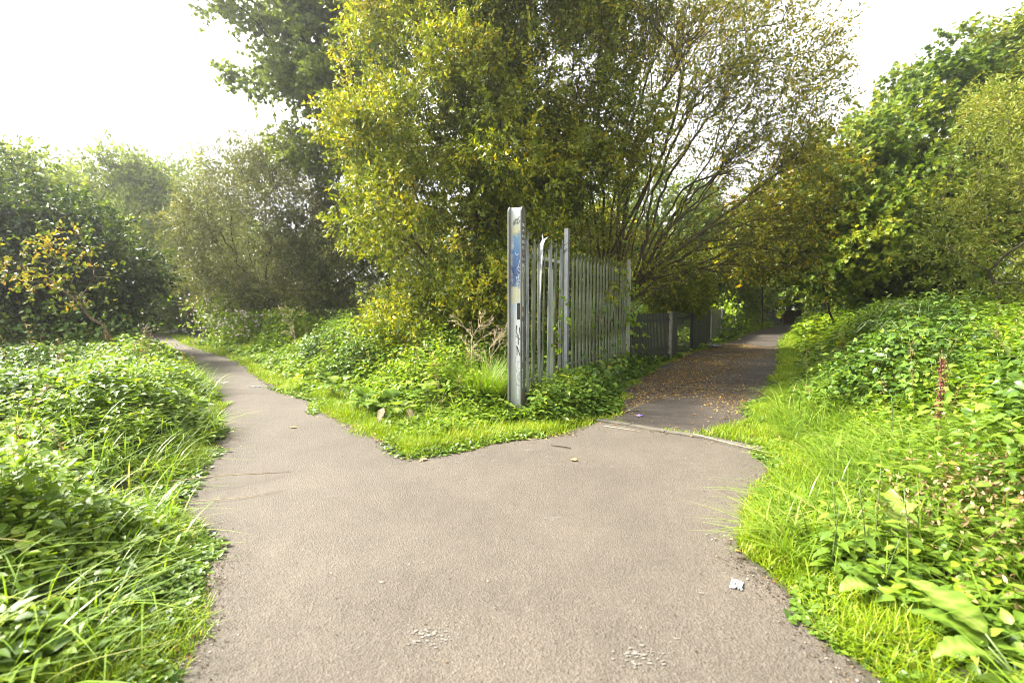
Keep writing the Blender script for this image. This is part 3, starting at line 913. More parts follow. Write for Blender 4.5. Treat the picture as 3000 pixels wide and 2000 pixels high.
def tree(name, label, cat, base, ells, natt, D, leaf, mat, bark, per=9, llen=.07, lwid=.03, twig=.35, shell=.0, holes=0.0, hs=1.0,
         kill=None, infl=None, r0=.006, stems=None, seed=1, twigs_drawn=False, tipmax=2.6, upn=.5, grav=0.0, group=None, maxr=None, thin=1.0, rep=2, fill=2, clump=None, starts=None, keep=None):
    r = np.random.default_rng(seed)
    base = np.array(base, float)
    att = ellip_points(ells, natt, r, shell, holes, hs, seed)
    aout = None
    if clump:
        cc = ellip_points(ells, clump[0], r, .80, 0, 1, seed)
        e2 = []
        for q in cc:
            rr_ = clump[1] * r.uniform(.6, 1.35)
            e2.append(E(q, (rr_, rr_, rr_ * .78)))
        n1 = int(natt * .80)
        a1 = ellip_points(e2, n1, r, .45, 0, 1, seed + 3)
        dm_ = np.linalg.norm(a1[:, None].astype(np.float32) - cc[None].astype(np.float32), axis=2).argmin(1)
        att = np.concatenate([a1, att[:natt - n1]])
        c0_ = np.average([e[0] for e in ells], axis=0, weights=[np.prod(e[1]) for e in ells])
        aout = np.concatenate([norm(norm(a1 - cc[dm_]) + .35 * norm(a1 - c0_)), norm(att[n1:] - c0_)])
    c = np.average([e[0] for e in ells], axis=0, weights=[np.prod(e[1]) for e in ells])
    given = starts is not None
    starts = list(starts) if given else [(base, -1)]
    stems = [] if given else (stems or [c])
    for sgoal in stems:
        sgoal = np.array(sgoal, float)
        Ls = np.linalg.norm(sgoal - base)
        k = max(2, int(Ls / D)); par = 0
        off = r.normal(0, .10, 3) * np.array([1, 1, 0])
        for i in range(1, k + 1):
            f = i / k
            q = base + (sgoal - base) * f + off * math.sin(f * math.pi) + r.normal(0, .02, 3)
            starts.append((q, par)); par = len(starts) - 1
    nodes, PA = colonise(att, starts, D, kill or 1.6 * D, infl or 30 * D, grav=grav, seed=seed)
    n = len(nodes)
    ex = 2.3
    acc = np.zeros(n); ch = [[] for _ in range(n)]
    for i in range(n - 1, 0, -1):
        if acc[i] == 0: acc[i] = r0 ** ex
        acc[PA[i]] += acc[i]
        ch[PA[i]].append(i)
    rad = acc ** (1 / ex)
    if maxr: rad = np.where(rad > maxr, maxr * (rad / maxr) ** .35, rad)
    root = empty(name, tuple(base), label, cat, group)
    P = nodes - base
    tb = MB()
    stack = [(0, None)]
    while stack:
        s0, par = stack.pop()
        chain = [s0] if par is None else [par, s0]
        cur = s0
        while ch[cur]:
            kids = sorted(ch[cur], key=lambda q: -rad[q])
            for q in kids[1:]: stack.append((q, cur))
            cur = kids[0]; chain.append(cur)
        if len(chain) < 2: continue
        rr = rad[chain].copy()
        if par is not None: rr[0] = rr[1]
        rr[-1] *= .5
        tube(tb, P[chain], rr, 7 if rr[0] > .06 else (5 if rr[0] > .02 else 3), cap=False)
    # flare the foot
    # leaves on twigs from thin nodes
    tipr = r0 * tipmax
    cand = np.where(rad < tipr)[0]
    cand = cand[cand > 0]
    if thin < 1: cand = cand[r.random(len(cand)) < thin]
    pd = norm(nodes[cand] - nodes[PA[cand]])
    pos = np.repeat(P[cand], rep, 0); pd = np.repeat(pd, rep, 0)
    if fill:
        ap = np.repeat(att - base, fill, 0) + r.normal(0, twig * .35, (len(att) * fill, 3))
        pos = np.concatenate([pos, ap]); pd = np.concatenate([pd, norm((np.repeat(aout, fill, 0) if aout is not None else norm(ap + base - c)) + r.normal(0, .3, ap.shape))])
    n_c = len(cand) * rep
    if keep is not None:
        kk = r.random(len(pos)) < keep(pos + base)
        n_c = int(kk[:len(cand) * rep].sum())
        pos, pd = pos[kk], pd[kk]
    outw = norm(pos + base - c)
    if fill and aout is not None: outw[n_c:] = np.repeat(aout, fill, 0)
    td = norm(pd * .6 + outw * .45 + r.normal(0, .55, pos.shape) + np.array([0, 0, .12]))
    tl = twig * r.uniform(.5, 1.25, len(pos))
    if twigs_drawn:
        e = pos + td * tl[:, None]
        sidev = norm(np.cross(td, r.normal(size=td.shape))); s2 = np.cross(td, sidev)
        w = r0 * .55
        V = np.stack([pos + sidev * w, pos - sidev * .5 * w + s2 * .87 * w, pos - sidev * .5 * w - s2 * .87 * w, e], 1)
        o = (np.arange(len(pos)) * 4)[:, None, None]
        tb.add(V.reshape(-1, 3), (np.array([[0, 1, 3], [1, 2, 3], [2, 0, 3]])[None] + o).reshape(-1, 3))
    tb.build('trunk', bark, root)
    m_ = len(pos) * per
    f = np.tile((np.arange(per) + .6) / per, len(pos))
    lp = np.repeat(pos, per, 0) + np.repeat(td * tl[:, None], per, 0) * f[:, None] + r.normal(0, .012, (m_, 3))
    tdr = np.repeat(td, per, 0)
    ax = norm(tdr * .55 + r.normal(0, .6, (m_, 3)) + np.array([0, 0, -.05]))
    nn = norm(r.normal(0, .65, (m_, 3)) + np.array([0, 0, upn]) + (.7 if aout is not None else .3) * np.repeat(outw, per, 0))
    sz = r.uniform(.6, 1.2, m_)
    lb = MB()
    twr = np.repeat(r.normal(0, .10, len(pos)), per)
    leaves(lb, leaf, lp, ax, nn, llen * sz, lwid * sz, np.clip(r.normal(.46, .2, m_) + twr, 0, 1))
    lb.build('crown', mat, root)
    return root, nodes, rad, m_

def fan_starts(base, limbs, targets, D, seed):
    """limbs rise from the base, then branch again and again towards points on the crown's edge"""
    r = np.random.default_rng(seed)
    base = np.array(base, float)
    out = [(base, -1)]
    ends = []
    for g in limbs:
        g = np.array(g, float); k = max(3, int(np.linalg.norm(g - base) / D)); par = 0
        for i in range(1, k + 1):
            f = i / k
            q = base + (g - base) * f + np.array([0, 0, .10 * np.linalg.norm(g - base) * math.sin(f * math.pi)]) + r.normal(0, .03, 3)
            out.append((q, par)); par = len(out) - 1
            if f > .35: ends.append((par, q, norm(g - base)))
    def shoot(par, p0, d0, tg, pull, store):
        L = np.linalg.norm(tg - p0); k = max(3, int(L / D))
        side = r.normal(0, .07 * L, 3); wk = np.zeros(3)
        for i in range(1, k + 1):
            f = i / k
            wk = wk + r.normal(0, .035, 3)
            q = (1 - f) ** 2 * p0 + 2 * f * (1 - f) * (p0 + d0 * L * pull + np.array([0, 0, .16 * L])) + f * f * tg + side * math.sin(f * math.pi) + wk
            out.append((q, par)); par = len(out) - 1
            if store is not None and .15 < f < .75: store.append((par, q, norm(tg - p0)))
    first = []
    n1 = max(1, len(targets) // 6)
    for tg in targets[:n1]:
        par, p0, d0 = min(ends, key=lambda e: np.linalg.norm(tg - e[1]) * (1.3 - norm(tg - e[1]) @ e[2]) + r.uniform(0, 1.2))
        shoot(par, p0, norm(d0 + norm(tg - p0)), tg, .45, first)
    for tg in targets[n1:]:
        par, p0, d0 = min(first, key=lambda e: np.linalg.norm(tg - e[1]) * (2.0 - norm(tg - e[1]) @ e[2]) + r.uniform(0, 1.5))
        shoot(par, p0, d0, tg, .35, None)
    return out

def E(c, rr): return (np.array(c, float), np.array(rr, float))
NL = {}
# dense yellow-green sallow to the left of the fence
o = tree('sallow_tree', 'big dense yellow-green sallow leafy to the ground behind the graffiti post', 'tree', (-.9, 10.9, .2),
     [E((-1.6, 10.9, 3.4), (2.1, 1.7, 3.2)), E((-.2, 10.7, 3.2), (1.7, 1.5, 3.0)), E((-1.9, 11.3, 6.6), (1.9, 1.7, 3.2)), E((.3, 11.4, 6.8), (2.2, 1.8, 3.2)), E((.9, 10.7, 2.9), (1.1, 1.0, 1.9)), E((-.2, 11.6, 9.0), (2.6, 1.9, 2.0)), E((1.6, 11.3, 4.6), (1.3, 1.2, 1.7)), E((1.2, 11.6, 7.8), (2.0, 1.6, 2.2))],
     6500, .2, 'diamond', M['sallow'], M['bark_olive'], per=9, llen=.098, lwid=.046, twig=.30, shell=.6, holes=.15, hs=2.0, kill=.27, r0=.005, seed=5, clump=(120, .62),
     stems=[(-1.9, 10.9, 2.6), (-.3, 10.8, 3.0), (.6, 11.2, 3.0), (-.8, 11.2, 3.4)], tipmax=3.0, maxr=.09, rep=2, fill=4); NL['sallow'] = o[3]
# open fan-shaped goat willow over the side path
FB = np.array((2.1, 12.3, 0.0))
fr_ = np.random.default_rng(77)
tg_ = []
while len(tg_) < 280:
    a_ = (len(tg_) % 37 + fr_.random()) / 37 * 1.95 - .22; b_ = fr_.normal(0, .42)
    k_ = fr_.uniform(.80, .98)
    tg_.append(np.array([2.2 + 5.7 * k_ * math.cos(a_) * math.cos(b_), 12.1 + 2.8 * math.sin(b_), 3.1 + 6.6 * k_ * math.sin(a_) * math.cos(b_)]))
o = tree('willow_tree', 'open willow with fanned bare branches and yellowing leaves arching over the side path', 'tree', FB,
     [E((4.3, 12.2, 5.6), (3.7, 2.4, 3.6)), E((3.2, 12.0, 7.4), (3.3, 2.4, 2.7)), E((5.6, 12.3, 4.2), (2.5, 1.8, 1.9)), E((2.9, 11.8, 3.0), (1.5, 1.0, 1.1)), E((5.7, 12.2, 7.0), (2.1, 1.9, 2.3))],
     4200, .22, 'diamond', M['willow_fan'], M['bark_olive'], per=6, llen=.10, lwid=.044, twig=.40, shell=.72, holes=.22, hs=1.2, kill=.30, r0=.0056, seed=8,
     keep=lambda w: .42 + .58 * smooth((np.sqrt(((w[:, 0] - 2.2) / 5.9) ** 2 + ((w[:, 1] - 12.1) / 2.9) ** 2 + ((np.maximum(w[:, 2], 3.0) - 3.0) / 6.8) ** 2) - .66) / .32) * (.30 + .85 * (wnoise(w, 1.5, 19) > -.05)),
     starts=fan_starts(FB, [(2.7, 12.3, 2.0), (2.3, 12.1, 2.5), (3.1, 12.2, 1.9), (1.9, 12.5, 2.5), (2.8, 12.7, 2.4), (3.2, 11.9, 2.2)], tg_, .22, 5), tipmax=2.2, twigs_drawn=True, maxr=.06, rep=2, fill=1)
NL['fan'] = o[3]
# round bush behind the low fence
o = tree('willow_bush', 'small round yellowish bush leaning over the low dark fence', 'bush', (5.6, 16.6, 0),
     [E((5.6, 16.6, 2.2), (1.25, 1.0, 1.25)), E((4.6, 15.8, 1.9), (1.0, .8, 1.2))], 800, .2, 'diamond', M['sallow'], M['bark_dark'], per=9, llen=.085, lwid=.04, twig=.3, shell=.5, holes=.2, hs=1.5, r0=.006, seed=3, tipmax=3, rep=3, fill=5); NL['bush'] = o[3]
# dark grey-green willow beyond the left path
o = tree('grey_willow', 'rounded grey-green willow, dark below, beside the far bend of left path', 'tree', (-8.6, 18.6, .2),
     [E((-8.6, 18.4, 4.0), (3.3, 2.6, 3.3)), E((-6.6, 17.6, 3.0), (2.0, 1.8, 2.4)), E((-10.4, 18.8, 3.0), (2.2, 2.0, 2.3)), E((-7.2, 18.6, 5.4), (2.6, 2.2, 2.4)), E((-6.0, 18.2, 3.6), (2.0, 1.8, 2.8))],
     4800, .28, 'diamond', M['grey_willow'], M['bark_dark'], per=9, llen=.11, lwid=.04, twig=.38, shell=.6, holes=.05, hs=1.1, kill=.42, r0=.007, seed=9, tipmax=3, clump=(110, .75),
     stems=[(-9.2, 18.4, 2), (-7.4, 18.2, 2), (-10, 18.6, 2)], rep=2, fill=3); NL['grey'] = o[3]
# tall sycamore whose limbs reach left over the sky
o = tree('sycamore_tree', 'tall sycamore with ragged limbs reaching out against the white sky behind grey-green willow', 'tree', (-4.2, 17.6, .2),
     [E((-5.2, 17.2, 9.4), (2.0, 2.0, 3.6)), E((-7.8, 16.6, 11.3), (2.5, 1.2, .9)), E((-7.4, 16.6, 9.0), (1.9, 1.1, .6)), E((-9.8, 16.4, 12.3), (1.5, 1.0, .45)), E((-6.4, 16.8, 7.0), (1.6, 1.1, .8)), E((-4.6, 17.2, 12.8), (3.0, 2.0, 2.0)), E((-6.8, 16.8, 13.2), (1.8, 1.2, .9)), E((-6.2, 17, 11.2), (2.1, 1.6, 2.0)), E((-7.0, 16.8, 10.0), (1.6, 1.2, .8))],
     2400, .30, 'lobed', M['ash'], M['bark_dark'], per=11, llen=.125, lwid=.115, twig=.46, shell=.1, holes=.52, hs=1.7, kill=.45, r0=.008, seed=21, tipmax=2.4, thin=.8,
     stems=[(-4.6, 17.4, 6)], rep=1, fill=3); NL['syc'] = o[3]
# near left dark shrubs
o = tree('hazel_bush', 'broad dark green bush on the left behind the yellow-leaved sapling', 'bush', (-11.8, 12.2, .3),
     [E((-12.2, 12.2, 2.0), (2.6, 2.0, 1.9)), E((-11.2, 12.4, 1.6), (1.2, 1.3, 1.4)), E((-13.2, 11.6, 2.8), (2.4, 2.0, 2.1)), E((-11.4, 12.0, 2.9), (.8, .8, .6))],
     2600, .28, 'oval', M['sycamore'], M['bark_dark'], per=8, llen=.12, lwid=.075, twig=.36, shell=.55, holes=.3, hs=1.2, kill=.42, r0=.007, seed=31, tipmax=3, clump=(90, .6),
     stems=[(-12, 12, 1.2), (-11.2, 12.2, 1.2), (-13, 11.8, 1.4)], rep=2, fill=3); NL['hazel'] = o[3]
o = tree('maple_sapling', 'thin leaning sapling with yellowing leaves before the dark bush at left', 'tree', (-7.35, 9.3, .3),
     [E((-8.6, 9.2, 2.55), (.9, .6, .45)), E((-9.2, 9.0, 2.1), (.9, .6, .5)), E((-8.0, 9.1, 1.9), (.6, .5, .5))], 150, .14, 'oval', M['gold_green'], M['bark_tan'],
     per=5, llen=.085, lwid=.055, twig=.24, r0=.006, seed=4, tipmax=2.0, stems=[(-8.3, 9.2, 1.6)], thin=.5, rep=1, fill=1)
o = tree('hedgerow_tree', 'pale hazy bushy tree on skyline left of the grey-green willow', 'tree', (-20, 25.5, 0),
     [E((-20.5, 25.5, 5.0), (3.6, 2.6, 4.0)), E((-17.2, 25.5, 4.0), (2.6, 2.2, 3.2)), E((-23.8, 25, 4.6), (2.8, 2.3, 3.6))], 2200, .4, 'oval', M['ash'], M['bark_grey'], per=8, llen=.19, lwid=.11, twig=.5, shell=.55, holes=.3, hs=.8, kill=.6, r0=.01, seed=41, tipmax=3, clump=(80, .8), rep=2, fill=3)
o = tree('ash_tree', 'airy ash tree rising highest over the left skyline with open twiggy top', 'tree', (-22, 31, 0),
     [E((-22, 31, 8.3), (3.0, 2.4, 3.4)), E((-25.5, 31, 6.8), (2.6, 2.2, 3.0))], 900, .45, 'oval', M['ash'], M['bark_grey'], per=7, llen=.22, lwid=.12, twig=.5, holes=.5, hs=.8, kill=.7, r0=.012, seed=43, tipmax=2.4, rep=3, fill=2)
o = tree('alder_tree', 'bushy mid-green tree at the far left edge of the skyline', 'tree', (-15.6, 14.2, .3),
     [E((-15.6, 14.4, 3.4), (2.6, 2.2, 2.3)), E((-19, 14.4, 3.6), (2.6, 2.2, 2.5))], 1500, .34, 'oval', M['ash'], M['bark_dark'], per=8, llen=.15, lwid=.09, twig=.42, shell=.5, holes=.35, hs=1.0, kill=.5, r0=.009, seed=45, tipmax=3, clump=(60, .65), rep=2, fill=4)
# right hand side
o = tree('sycamore_tree', 'large dark green sycamore with deep shade beneath, right of the side path', 'tree', (14.2, 19.0, .7),
     [E((14.4, 18.8, 4.7), (3.4, 2.8, 3.6)), E((18.2, 19.6, 7.8), (3.6, 3.0, 4.2)), E((11.6, 17.6, 4.0), (2.2, 2.0, 2.4)), E((17.5, 18.0, 4.4), (3.4, 2.2, 3.2)), E((14.4, 20, 6.6), (2.2, 2.2, 2.4))],
     3800, .36, 'lobed', M['syc_light'], M['bark_dark'], per=9, llen=.155, lwid=.145, twig=.42, shell=.55, holes=.32, hs=.8, kill=.55, r0=.009, seed=51, tipmax=3, clump=(120, .9),
     stems=[(13.2, 18.6, 3), (15.8, 19.2, 4), (14.2, 19, 4.5)], rep=1, fill=2); NL['syc2'] = o[3]
o = tree('maple_tree', 'golden-leaved maple hanging between the willow fan and dark sycamore', 'tree', (12.6, 18.8, .5),
     [E((10.4, 17.4, 4.9), (1.9, 1.5, 1.3)), E((9.2, 17.6, 3.7), (1.7, 1.4, 1.2)), E((11.2, 17.6, 6.0), (1.4, 1.2, 1.0))], 900, .28, 'lobed', M['olive_gold'], M['bark_dark'], per=7, llen=.15, lwid=.14, twig=.36, shell=.3, holes=.35, hs=1.1, kill=.42, r0=.007, seed=53, tipmax=2.6, rep=1, fill=2)
o = tree('willow_tree', 'broad tan-green willow on the right bank with drooping sunlit sprays', 'tree', (10.8, 10.2, 1.0),
     [E((11.0, 10.0, 3.4), (2.2, 2.0, 2.3)), E((13.0, 10.4, 5.2), (2.8, 2.2, 2.9)), E((8.9, 9.9, 2.5), (1.1, .9, .7)), E((10.0, 10.2, 5.3), (.9, .8, .6)), E((11.6, 9.0, 2.4), (2.4, 1.4, 1.6)), E((9.4, 7.5, 2.7), (1.7, 1.1, 1.4)), E((11.4, 7.2, 4.2), (1.8, 1.2, 1.8))],
     3000, .24, 'diamond', M['tan_willow'], M['bark_grey'], per=8, llen=.095, lwid=.034, twig=.34, shell=.5, holes=.32, hs=1.3, kill=.38, r0=.006, seed=57, tipmax=3, clump=(95, .48),
     stems=[(9.8, 10, 2.2), (11.4, 10.2, 2.6), (12.2, 10.2, 3)], rep=1, fill=3); NL['tan'] = o[3]
o = tree('beech_tree', 'tall mid-green tree at upper right corner behind the tan-green willow', 'tree', (21, 19, .8),
     [E((21, 18.4, 8.5), (3.6, 2.8, 5.0)), E((24, 18, 11), (3.6, 2.8, 4.5)), E((19, 15.5, 5), (2.6, 2.0, 3.6))], 2200, .4, 'oval', M['tan_willow'], M['bark_dark'], per=8, llen=.17, lwid=.10, twig=.48, shell=.55, holes=.3, hs=.8, kill=.6, r0=.01, seed=59, tipmax=3, clump=(110, .8), rep=2, fill=3)
# woods at the back, seen through and under the fan willow
back = [('hazel_bush', 'low dark bush closing over far end of side path, right of the gate', (24.5, 35.5, 0), [E((23.6, 35.0, 2.4), (2.6, 2.0, 2.3)), E((21.6, 36.8, 4.2), (3.4, 1.6, 2.0))], 'ash', 900),
        ('elder_bush', 'low shaded bush hanging over left side of the far path', (16.4, 35.0, 0), [E((16.8, 35.2, 2.2), (2.2, 1.6, 2.0)), E((18.6, 37.6, 3.4), (2.6, 1.4, 1.8))], 'ash', 800),
        ('maple_tree', 'bright orange-gold autumn tree far behind the willow fan', (15.5, 30, 0), [E((15.8, 30, 6.2), (2.6, 2.0, 2.4)), E((13.6, 29.6, 4.6), (1.6, 1.5, 1.6))], 'gold', 600),
        ('holly_tree', 'blue-green dark tree at far end, left of the board gate', (14.2, 33, 0), [E((14.2, 33, 3.8), (3.0, 2.2, 3.8)), E((11, 33, 4), (2.6, 2.0, 4.0))], 'ash', 1400),
        ('oak_tree', 'dark woodland tree right of the board gate at far end', (24.5, 36, 0), [E((24.0, 36, 6), (4.0, 2.6, 5.6)), E((20.5, 39.5, 4.6), (4.0, 2.0, 4.2))], 'sycamore', 1600),
        ('lime_tree', 'mid-green tree behind the low dark fence, deep in the back', (9.0, 29, 0), [E((8.6, 28.5, 4.6), (3.4, 2.4, 4.4)), E((5.0, 28, 4.4), (3.0, 2.2, 4.2)), E((11.4, 29, 4.8), (2.8, 2.2, 4.2))], 'syc_light', 2400),
        ('hawthorn_tree', 'sparse low tree seen behind the tall fence pales', (3.2, 22, 0), [E((2.4, 22, 3.2), (3.2, 2.0, 3.0)), E((-.6, 21, 3.2), (3.0, 2.0, 3.0))], 'willow_fan', 1500),
        ('elm_tree', 'shaded green tree overhanging the far side path', (18.6, 24.6, .4), [E((17.2, 24.2, 3.6), (2.8, 2.4, 3.0)), E((19.8, 26.5, 5.6), (3.0, 2.6, 4.2)), E((15.8, 25.5, 4.4), (2.4, 1.8, 1.7))], 'syc_light', 1900)]
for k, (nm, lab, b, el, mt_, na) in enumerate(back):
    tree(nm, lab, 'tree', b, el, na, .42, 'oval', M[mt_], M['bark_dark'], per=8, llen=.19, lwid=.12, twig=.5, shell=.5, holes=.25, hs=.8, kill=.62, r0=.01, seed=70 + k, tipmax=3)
print('leaf counts', NL)

# ------------------------------------------------------------------ ground cover
def sample(n, x0, x1, y0, y1):
    p = np.stack([rng.uniform(x0, x1, n), rng.uniform(y0, y1, n)], 1)
    return p[(np.abs(p[:, 0]) < 1.35 * np.maximum(p[:, 1], 0) + 1.6)]

# ---- short grass along every edge
mb = MB()
def edge_grass(line, inner, outer, per_m, hmin, hmax, lo=0.0, w=.0055):
    P = np.array(line, float)
    seg = np.hypot(*np.diff(P, axis=0).T)
    dens = per_m / (1 + (np.hypot(*((P[1:] + P[:-1]) / 2).T) / 6) ** 1.7)
    cnt = (seg * dens).astype(int)
    pts = []
    for a, b, c in zip(P[:-1], P[1:], cnt):
        if c <= 0 or max(a[1], b[1]) < -.5: continue
        t = rng.random(c)
        d = b - a; nrm = np.array([-d[1], d[0]]) / np.hypot(*d)
        if pathdist(((a + b) / 2 + nrm * .05)[None])[0] < 0: nrm = -nrm
        pts.append(a + t[:, None] * d + nrm[None] * rng.uniform(-.13, outer, c)[:, None])
    q = np.concatenate(pts)
    q = q[q[:, 1] > .4]
    dd = pathdist(q)
    k = (dd > lo + .07 * wnoise(q, 3.1, 7) + .03 * wnoise(q, 14, 8) - .055) & (dd < inner + (outer - inner) * rng.random(len(q)) ** 1.3) & (rng.random(len(q)) < .6 + .5 * (wnoise(q, 4.0, 5) > -.3))
    q, dd = q[k], dd[k]
    z = ground_z(q)
    n = len(q)
    dist = np.hypot(*q.T)
    clump = .8 + .45 * wnoise(q, 5, 9)
    h = rng.uniform(hmin, hmax, n) * clump * (.6 + .4 * smooth(dd / .25))
    blades(mb, np.column_stack([q, z]), h, rng.uniform(.25, 1.2, n), rng.uniform(0, 6.28, n), w * rng.uniform(.7, 1.3, n) * (1 + dist / 9), np.where(rng.random(n) < .07, 1.0, np.clip(rng.normal(.48, .22, n), 0, 1)))
edge_grass(LEFT_EDGE, .15, .45, 6500, .05, .17)
edge_grass(RIGHT_OF_LEFT + WEDGE_R[1:], .25, .8, 8000, .06, .17)
edge_grass(MAIN_RIGHT, .30, .75, 12000, .07, .21)
edge_grass(RP_RIGHT, .30, .9, 12000, .08, .22)
edge_grass(RP_LEFT, .05, .25, 3000, .05, .14)
tri = np.array([(2.15, 5.66), (2.72, 5.02), (3.25, 6.35)])
q = rng.dirichlet((1, 1, 1), 2600) @ tri
q = q[(rng.random(len(q)) < .75 + .5 * wnoise(q, 6, 3)) & (q[:, 0] > 2.2 + .35 * rng.random(len(q)) ** 2 * (q[:, 1] - 4.9))]
n = len(q)
blades(mb, np.column_stack([q, np.full(n, -.004)]), rng.uniform(.04, .12, n), rng.uniform(.3, 1.1, n), rng.uniform(0, 6.28, n), np.full(n, .008), np.clip(rng.normal(.45, .22, n), 0, 1))
kl = np.array(KERB[:-1]); t_ = rng.random(420) * (len(kl) - 1); i_ = t_.astype(int)
q = kl[i_] + (kl[i_ + 1] - kl[i_]) * (t_ - i_)[:, None] + np.array([.045, .06]) + rng.normal(0, .02, (420, 2))
q = q[wnoise(q, 5, 8) > -.2]; n = len(q)
blades(mb, np.column_stack([q, np.full(n, -.004)]), rng.uniform(.02, .07, n), rng.uniform(.3, 1.1, n), rng.uniform(0, 6.28, n), np.full(n, .007), np.clip(rng.normal(.45, .22, n), 0, 1))
print('grass', mb.n)
tag(mb.build('grass', M['grass']), 'bright short grass fringing the edges of both paths', 'grass', kind='stuff')
# lawn-like point of the wedge
mb = MB()
q = sample(120000, -3.4, 1.6, 4.6, 8.2)
dd = pathdist(q); k = (region(q) == 1) & (q[:, 0] < .75 - .5 * rng.random(len(q))) & (dd > -.03 + .06 * wnoise(q, 5, 2) + .03 * wnoise(q, 15, 3)) & (dd < .32 + .4 * rng.random(len(q)) + .55 * np.clip(5.7 - q[:, 1], 0, 1))
q = q[k]; n = len(q)
h = rng.uniform(.07, .19, n) * (.8 + .4 * wnoise(q, 5, 4)) * (.5 + .5 * smooth(pathdist(q) / .25))
blades(mb, np.column_stack([q, ground_z(q)]), h, rng.uniform(.2, .9, n), rng.uniform(0, 6.28, n), .008 * rng.uniform(.7, 1.3, n), np.where(rng.random(n) < .06, 1.0, np.clip(rng.normal(.5, .22, n), 0, 1)))
print('wedge grass', n)
tag(mb.build('grass', M['grass']), 'vivid green tuft of grass on point between the two paths', 'grass', kind='stuff')

# ---- creeping leaves along the broken path edges
mb = MB()
e = []
for line, cnt in ((LEFT_EDGE[1:12], 5200), (RIGHT_OF_LEFT[5:] + WEDGE_R[1:], 5200), (MAIN_RIGHT[:-1], 5200), (RP_RIGHT[-7:], 3600)):
    P_ = np.array(line); t = rng.random(cnt) * (len(P_) - 1); i = t.astype(int)
    e.append(P_[i] + (P_[i + 1] - P_[i]) * (t - i)[:, None] + rng.normal(0, .13, (cnt, 2)))
q = np.concatenate(e); dd = pathdist(q)
k = (dd > -.10 + .12 * wnoise(q, 4.5, 51)) & (dd < .35) & (wnoise(q, 2.6, 52) > -.35)
q, dd = q[k], dd[k]; n = len(q)
az = rng.uniform(0, 6.28, n); sz = rng.uniform(.014, .04, n) * (1 + np.hypot(*q.T) / 12)
leaves(mb, 'oval', np.column_stack([q, np.maximum(ground_z(q), 0) + rng.uniform(.006, .05, n) * (.4 + .6 * smooth((dd + .08) / .2))]), np.column_stack([np.cos(az), np.sin(az), rng.normal(.1, .3, n)]), np.column_stack([rng.normal(0, .35, (n, 2)), np.ones(n)]), sz, sz * .75, np.clip(rng.normal(.4, .22, n), 0, 1))
tag(mb.build('creeping_weeds', M['nettle']), 'small creeping leaves spilling over the broken edges of the path', 'weeds', kind='stuff')

# ---- herb mass (nettles and other broad leaves)
def herb_mass(name, label, q, zbase, hgt, mat, leaf, lsize, ratio, levels, kind_cat, spread=.10, rbias=.48, stem=True):
    mb = MB()
    n = len(q)
    lean = rng.normal(0, .16, (n, 2))
    twist = rng.uniform(0, 6.28, n)
    sc = 1 + np.hypot(*q.T) / 28
    pr = rng.normal(rbias, .13, n)
    if stem:
        a = np.column_stack([q, zbase]); b = a + np.column_stack([lean * hgt[:, None], hgt])
        s = np.array([.004, 0, 0]); s2 = np.array([0, .004, 0])
        V = np.stack([a + s, a - s, b, a + s2, a - s2], 1)
        o = (np.arange(n) * 5)[:, None, None]
        mb.add(V.reshape(-1, 3), (np.array([[0, 1, 2], [3, 4, 2]])[None] + o).reshape(-1, 3), None, np.repeat(np.clip(pr, 0, 1), 5))
    for j in range(levels):
        f = .30 + .70 * (j + .5 * rng.random(n)) / levels
        f = np.minimum(f, 1.0)
        c = np.column_stack([q + lean * (hgt * f)[:, None], zbase + hgt * f])
        size = lsize * sc * (1.15 - .55 * np.abs(f - .55) * 1.4) * rng.uniform(.5, 1.35, n)
        for s in (0, 1):
            az = twist + j * 1.57 + s * math.pi + rng.normal(0, .35, n)
            dx = np.stack([np.cos(az), np.sin(az)], 1)
            el = rng.normal(-.12 + .55 * (f > .93), .3, n)
            ax = np.column_stack([dx * np.cos(el)[:, None], np.sin(el)])
            nn = norm(np.column_stack([-dx * np.sin(el)[:, None], np.cos(el)]) + rng.normal(0, .25, (n, 3)))
            p0 = c + ax * (size * .22)[:, None]
            leaves(mb, leaf, p0, ax, nn, size, size * ratio, np.clip(pr + rng.normal(0, .14, n) + .12 * (f > .85), 0, 1))
    print(name, n, mb.n)
    return tag(mb.build(name, mat), label, kind_cat, kind='stuff')

def herb_points(n, box, reg, dmin, dmax=99, fall=9.0):
    q = sample(n, *box)
    dd = pathdist(q); rr = region(q)
    dist = np.hypot(*q.T)
    keep = (rr == reg) & (dd > dmin + .14 * wnoise(q, 2.4, 12)) & (dd < dmax) & (rng.random(len(q)) < 1 / (1 + (dist / fall) ** 1.7))
    return q[keep], dd[keep]

# right bank
q, dd = herb_points(60000, (1.2, 17, .7, 17), 2, .42)
print('right', len(q))
h = (.16 + .30 * smooth((dd - .4) / 1.4) + .12 * smooth((dd - 1.5) / 2)) * np.clip(1 + .55 * wnoise(q, 1.5, 21) + .3 * wnoise(q, 5, 61), .25, 2) * rng.uniform(.6, 1.3, len(q))
sel = rng.random(len(q)) < .62 + .3 * wnoise(q, .9, 33)
herb_mass('nettles', 'bank of leafy nettles rising along the right verge', q[sel], ground_z(q[sel]), np.maximum(h[sel], .1), M['nettle'], 'nettle', .07, .52, 6, 'nettles')
herb_mass('weeds', 'pale green mixed weeds among the nettles on right verge', q[~sel], ground_z(q[~sel]), np.maximum(h[~sel] * .9, .08), M['herb'], 'oval', .055, .6, 5, 'weeds')
q, dd = herb_points(16000, (8, 34, 12, 42), 2, .5, 12, 18)
herb_mass('weeds', 'distant weeds along right side of the far path', q, ground_z(q), rng.uniform(.35, .9, len(q)), M['herb'], 'oval', .12, .6, 4, 'weeds')
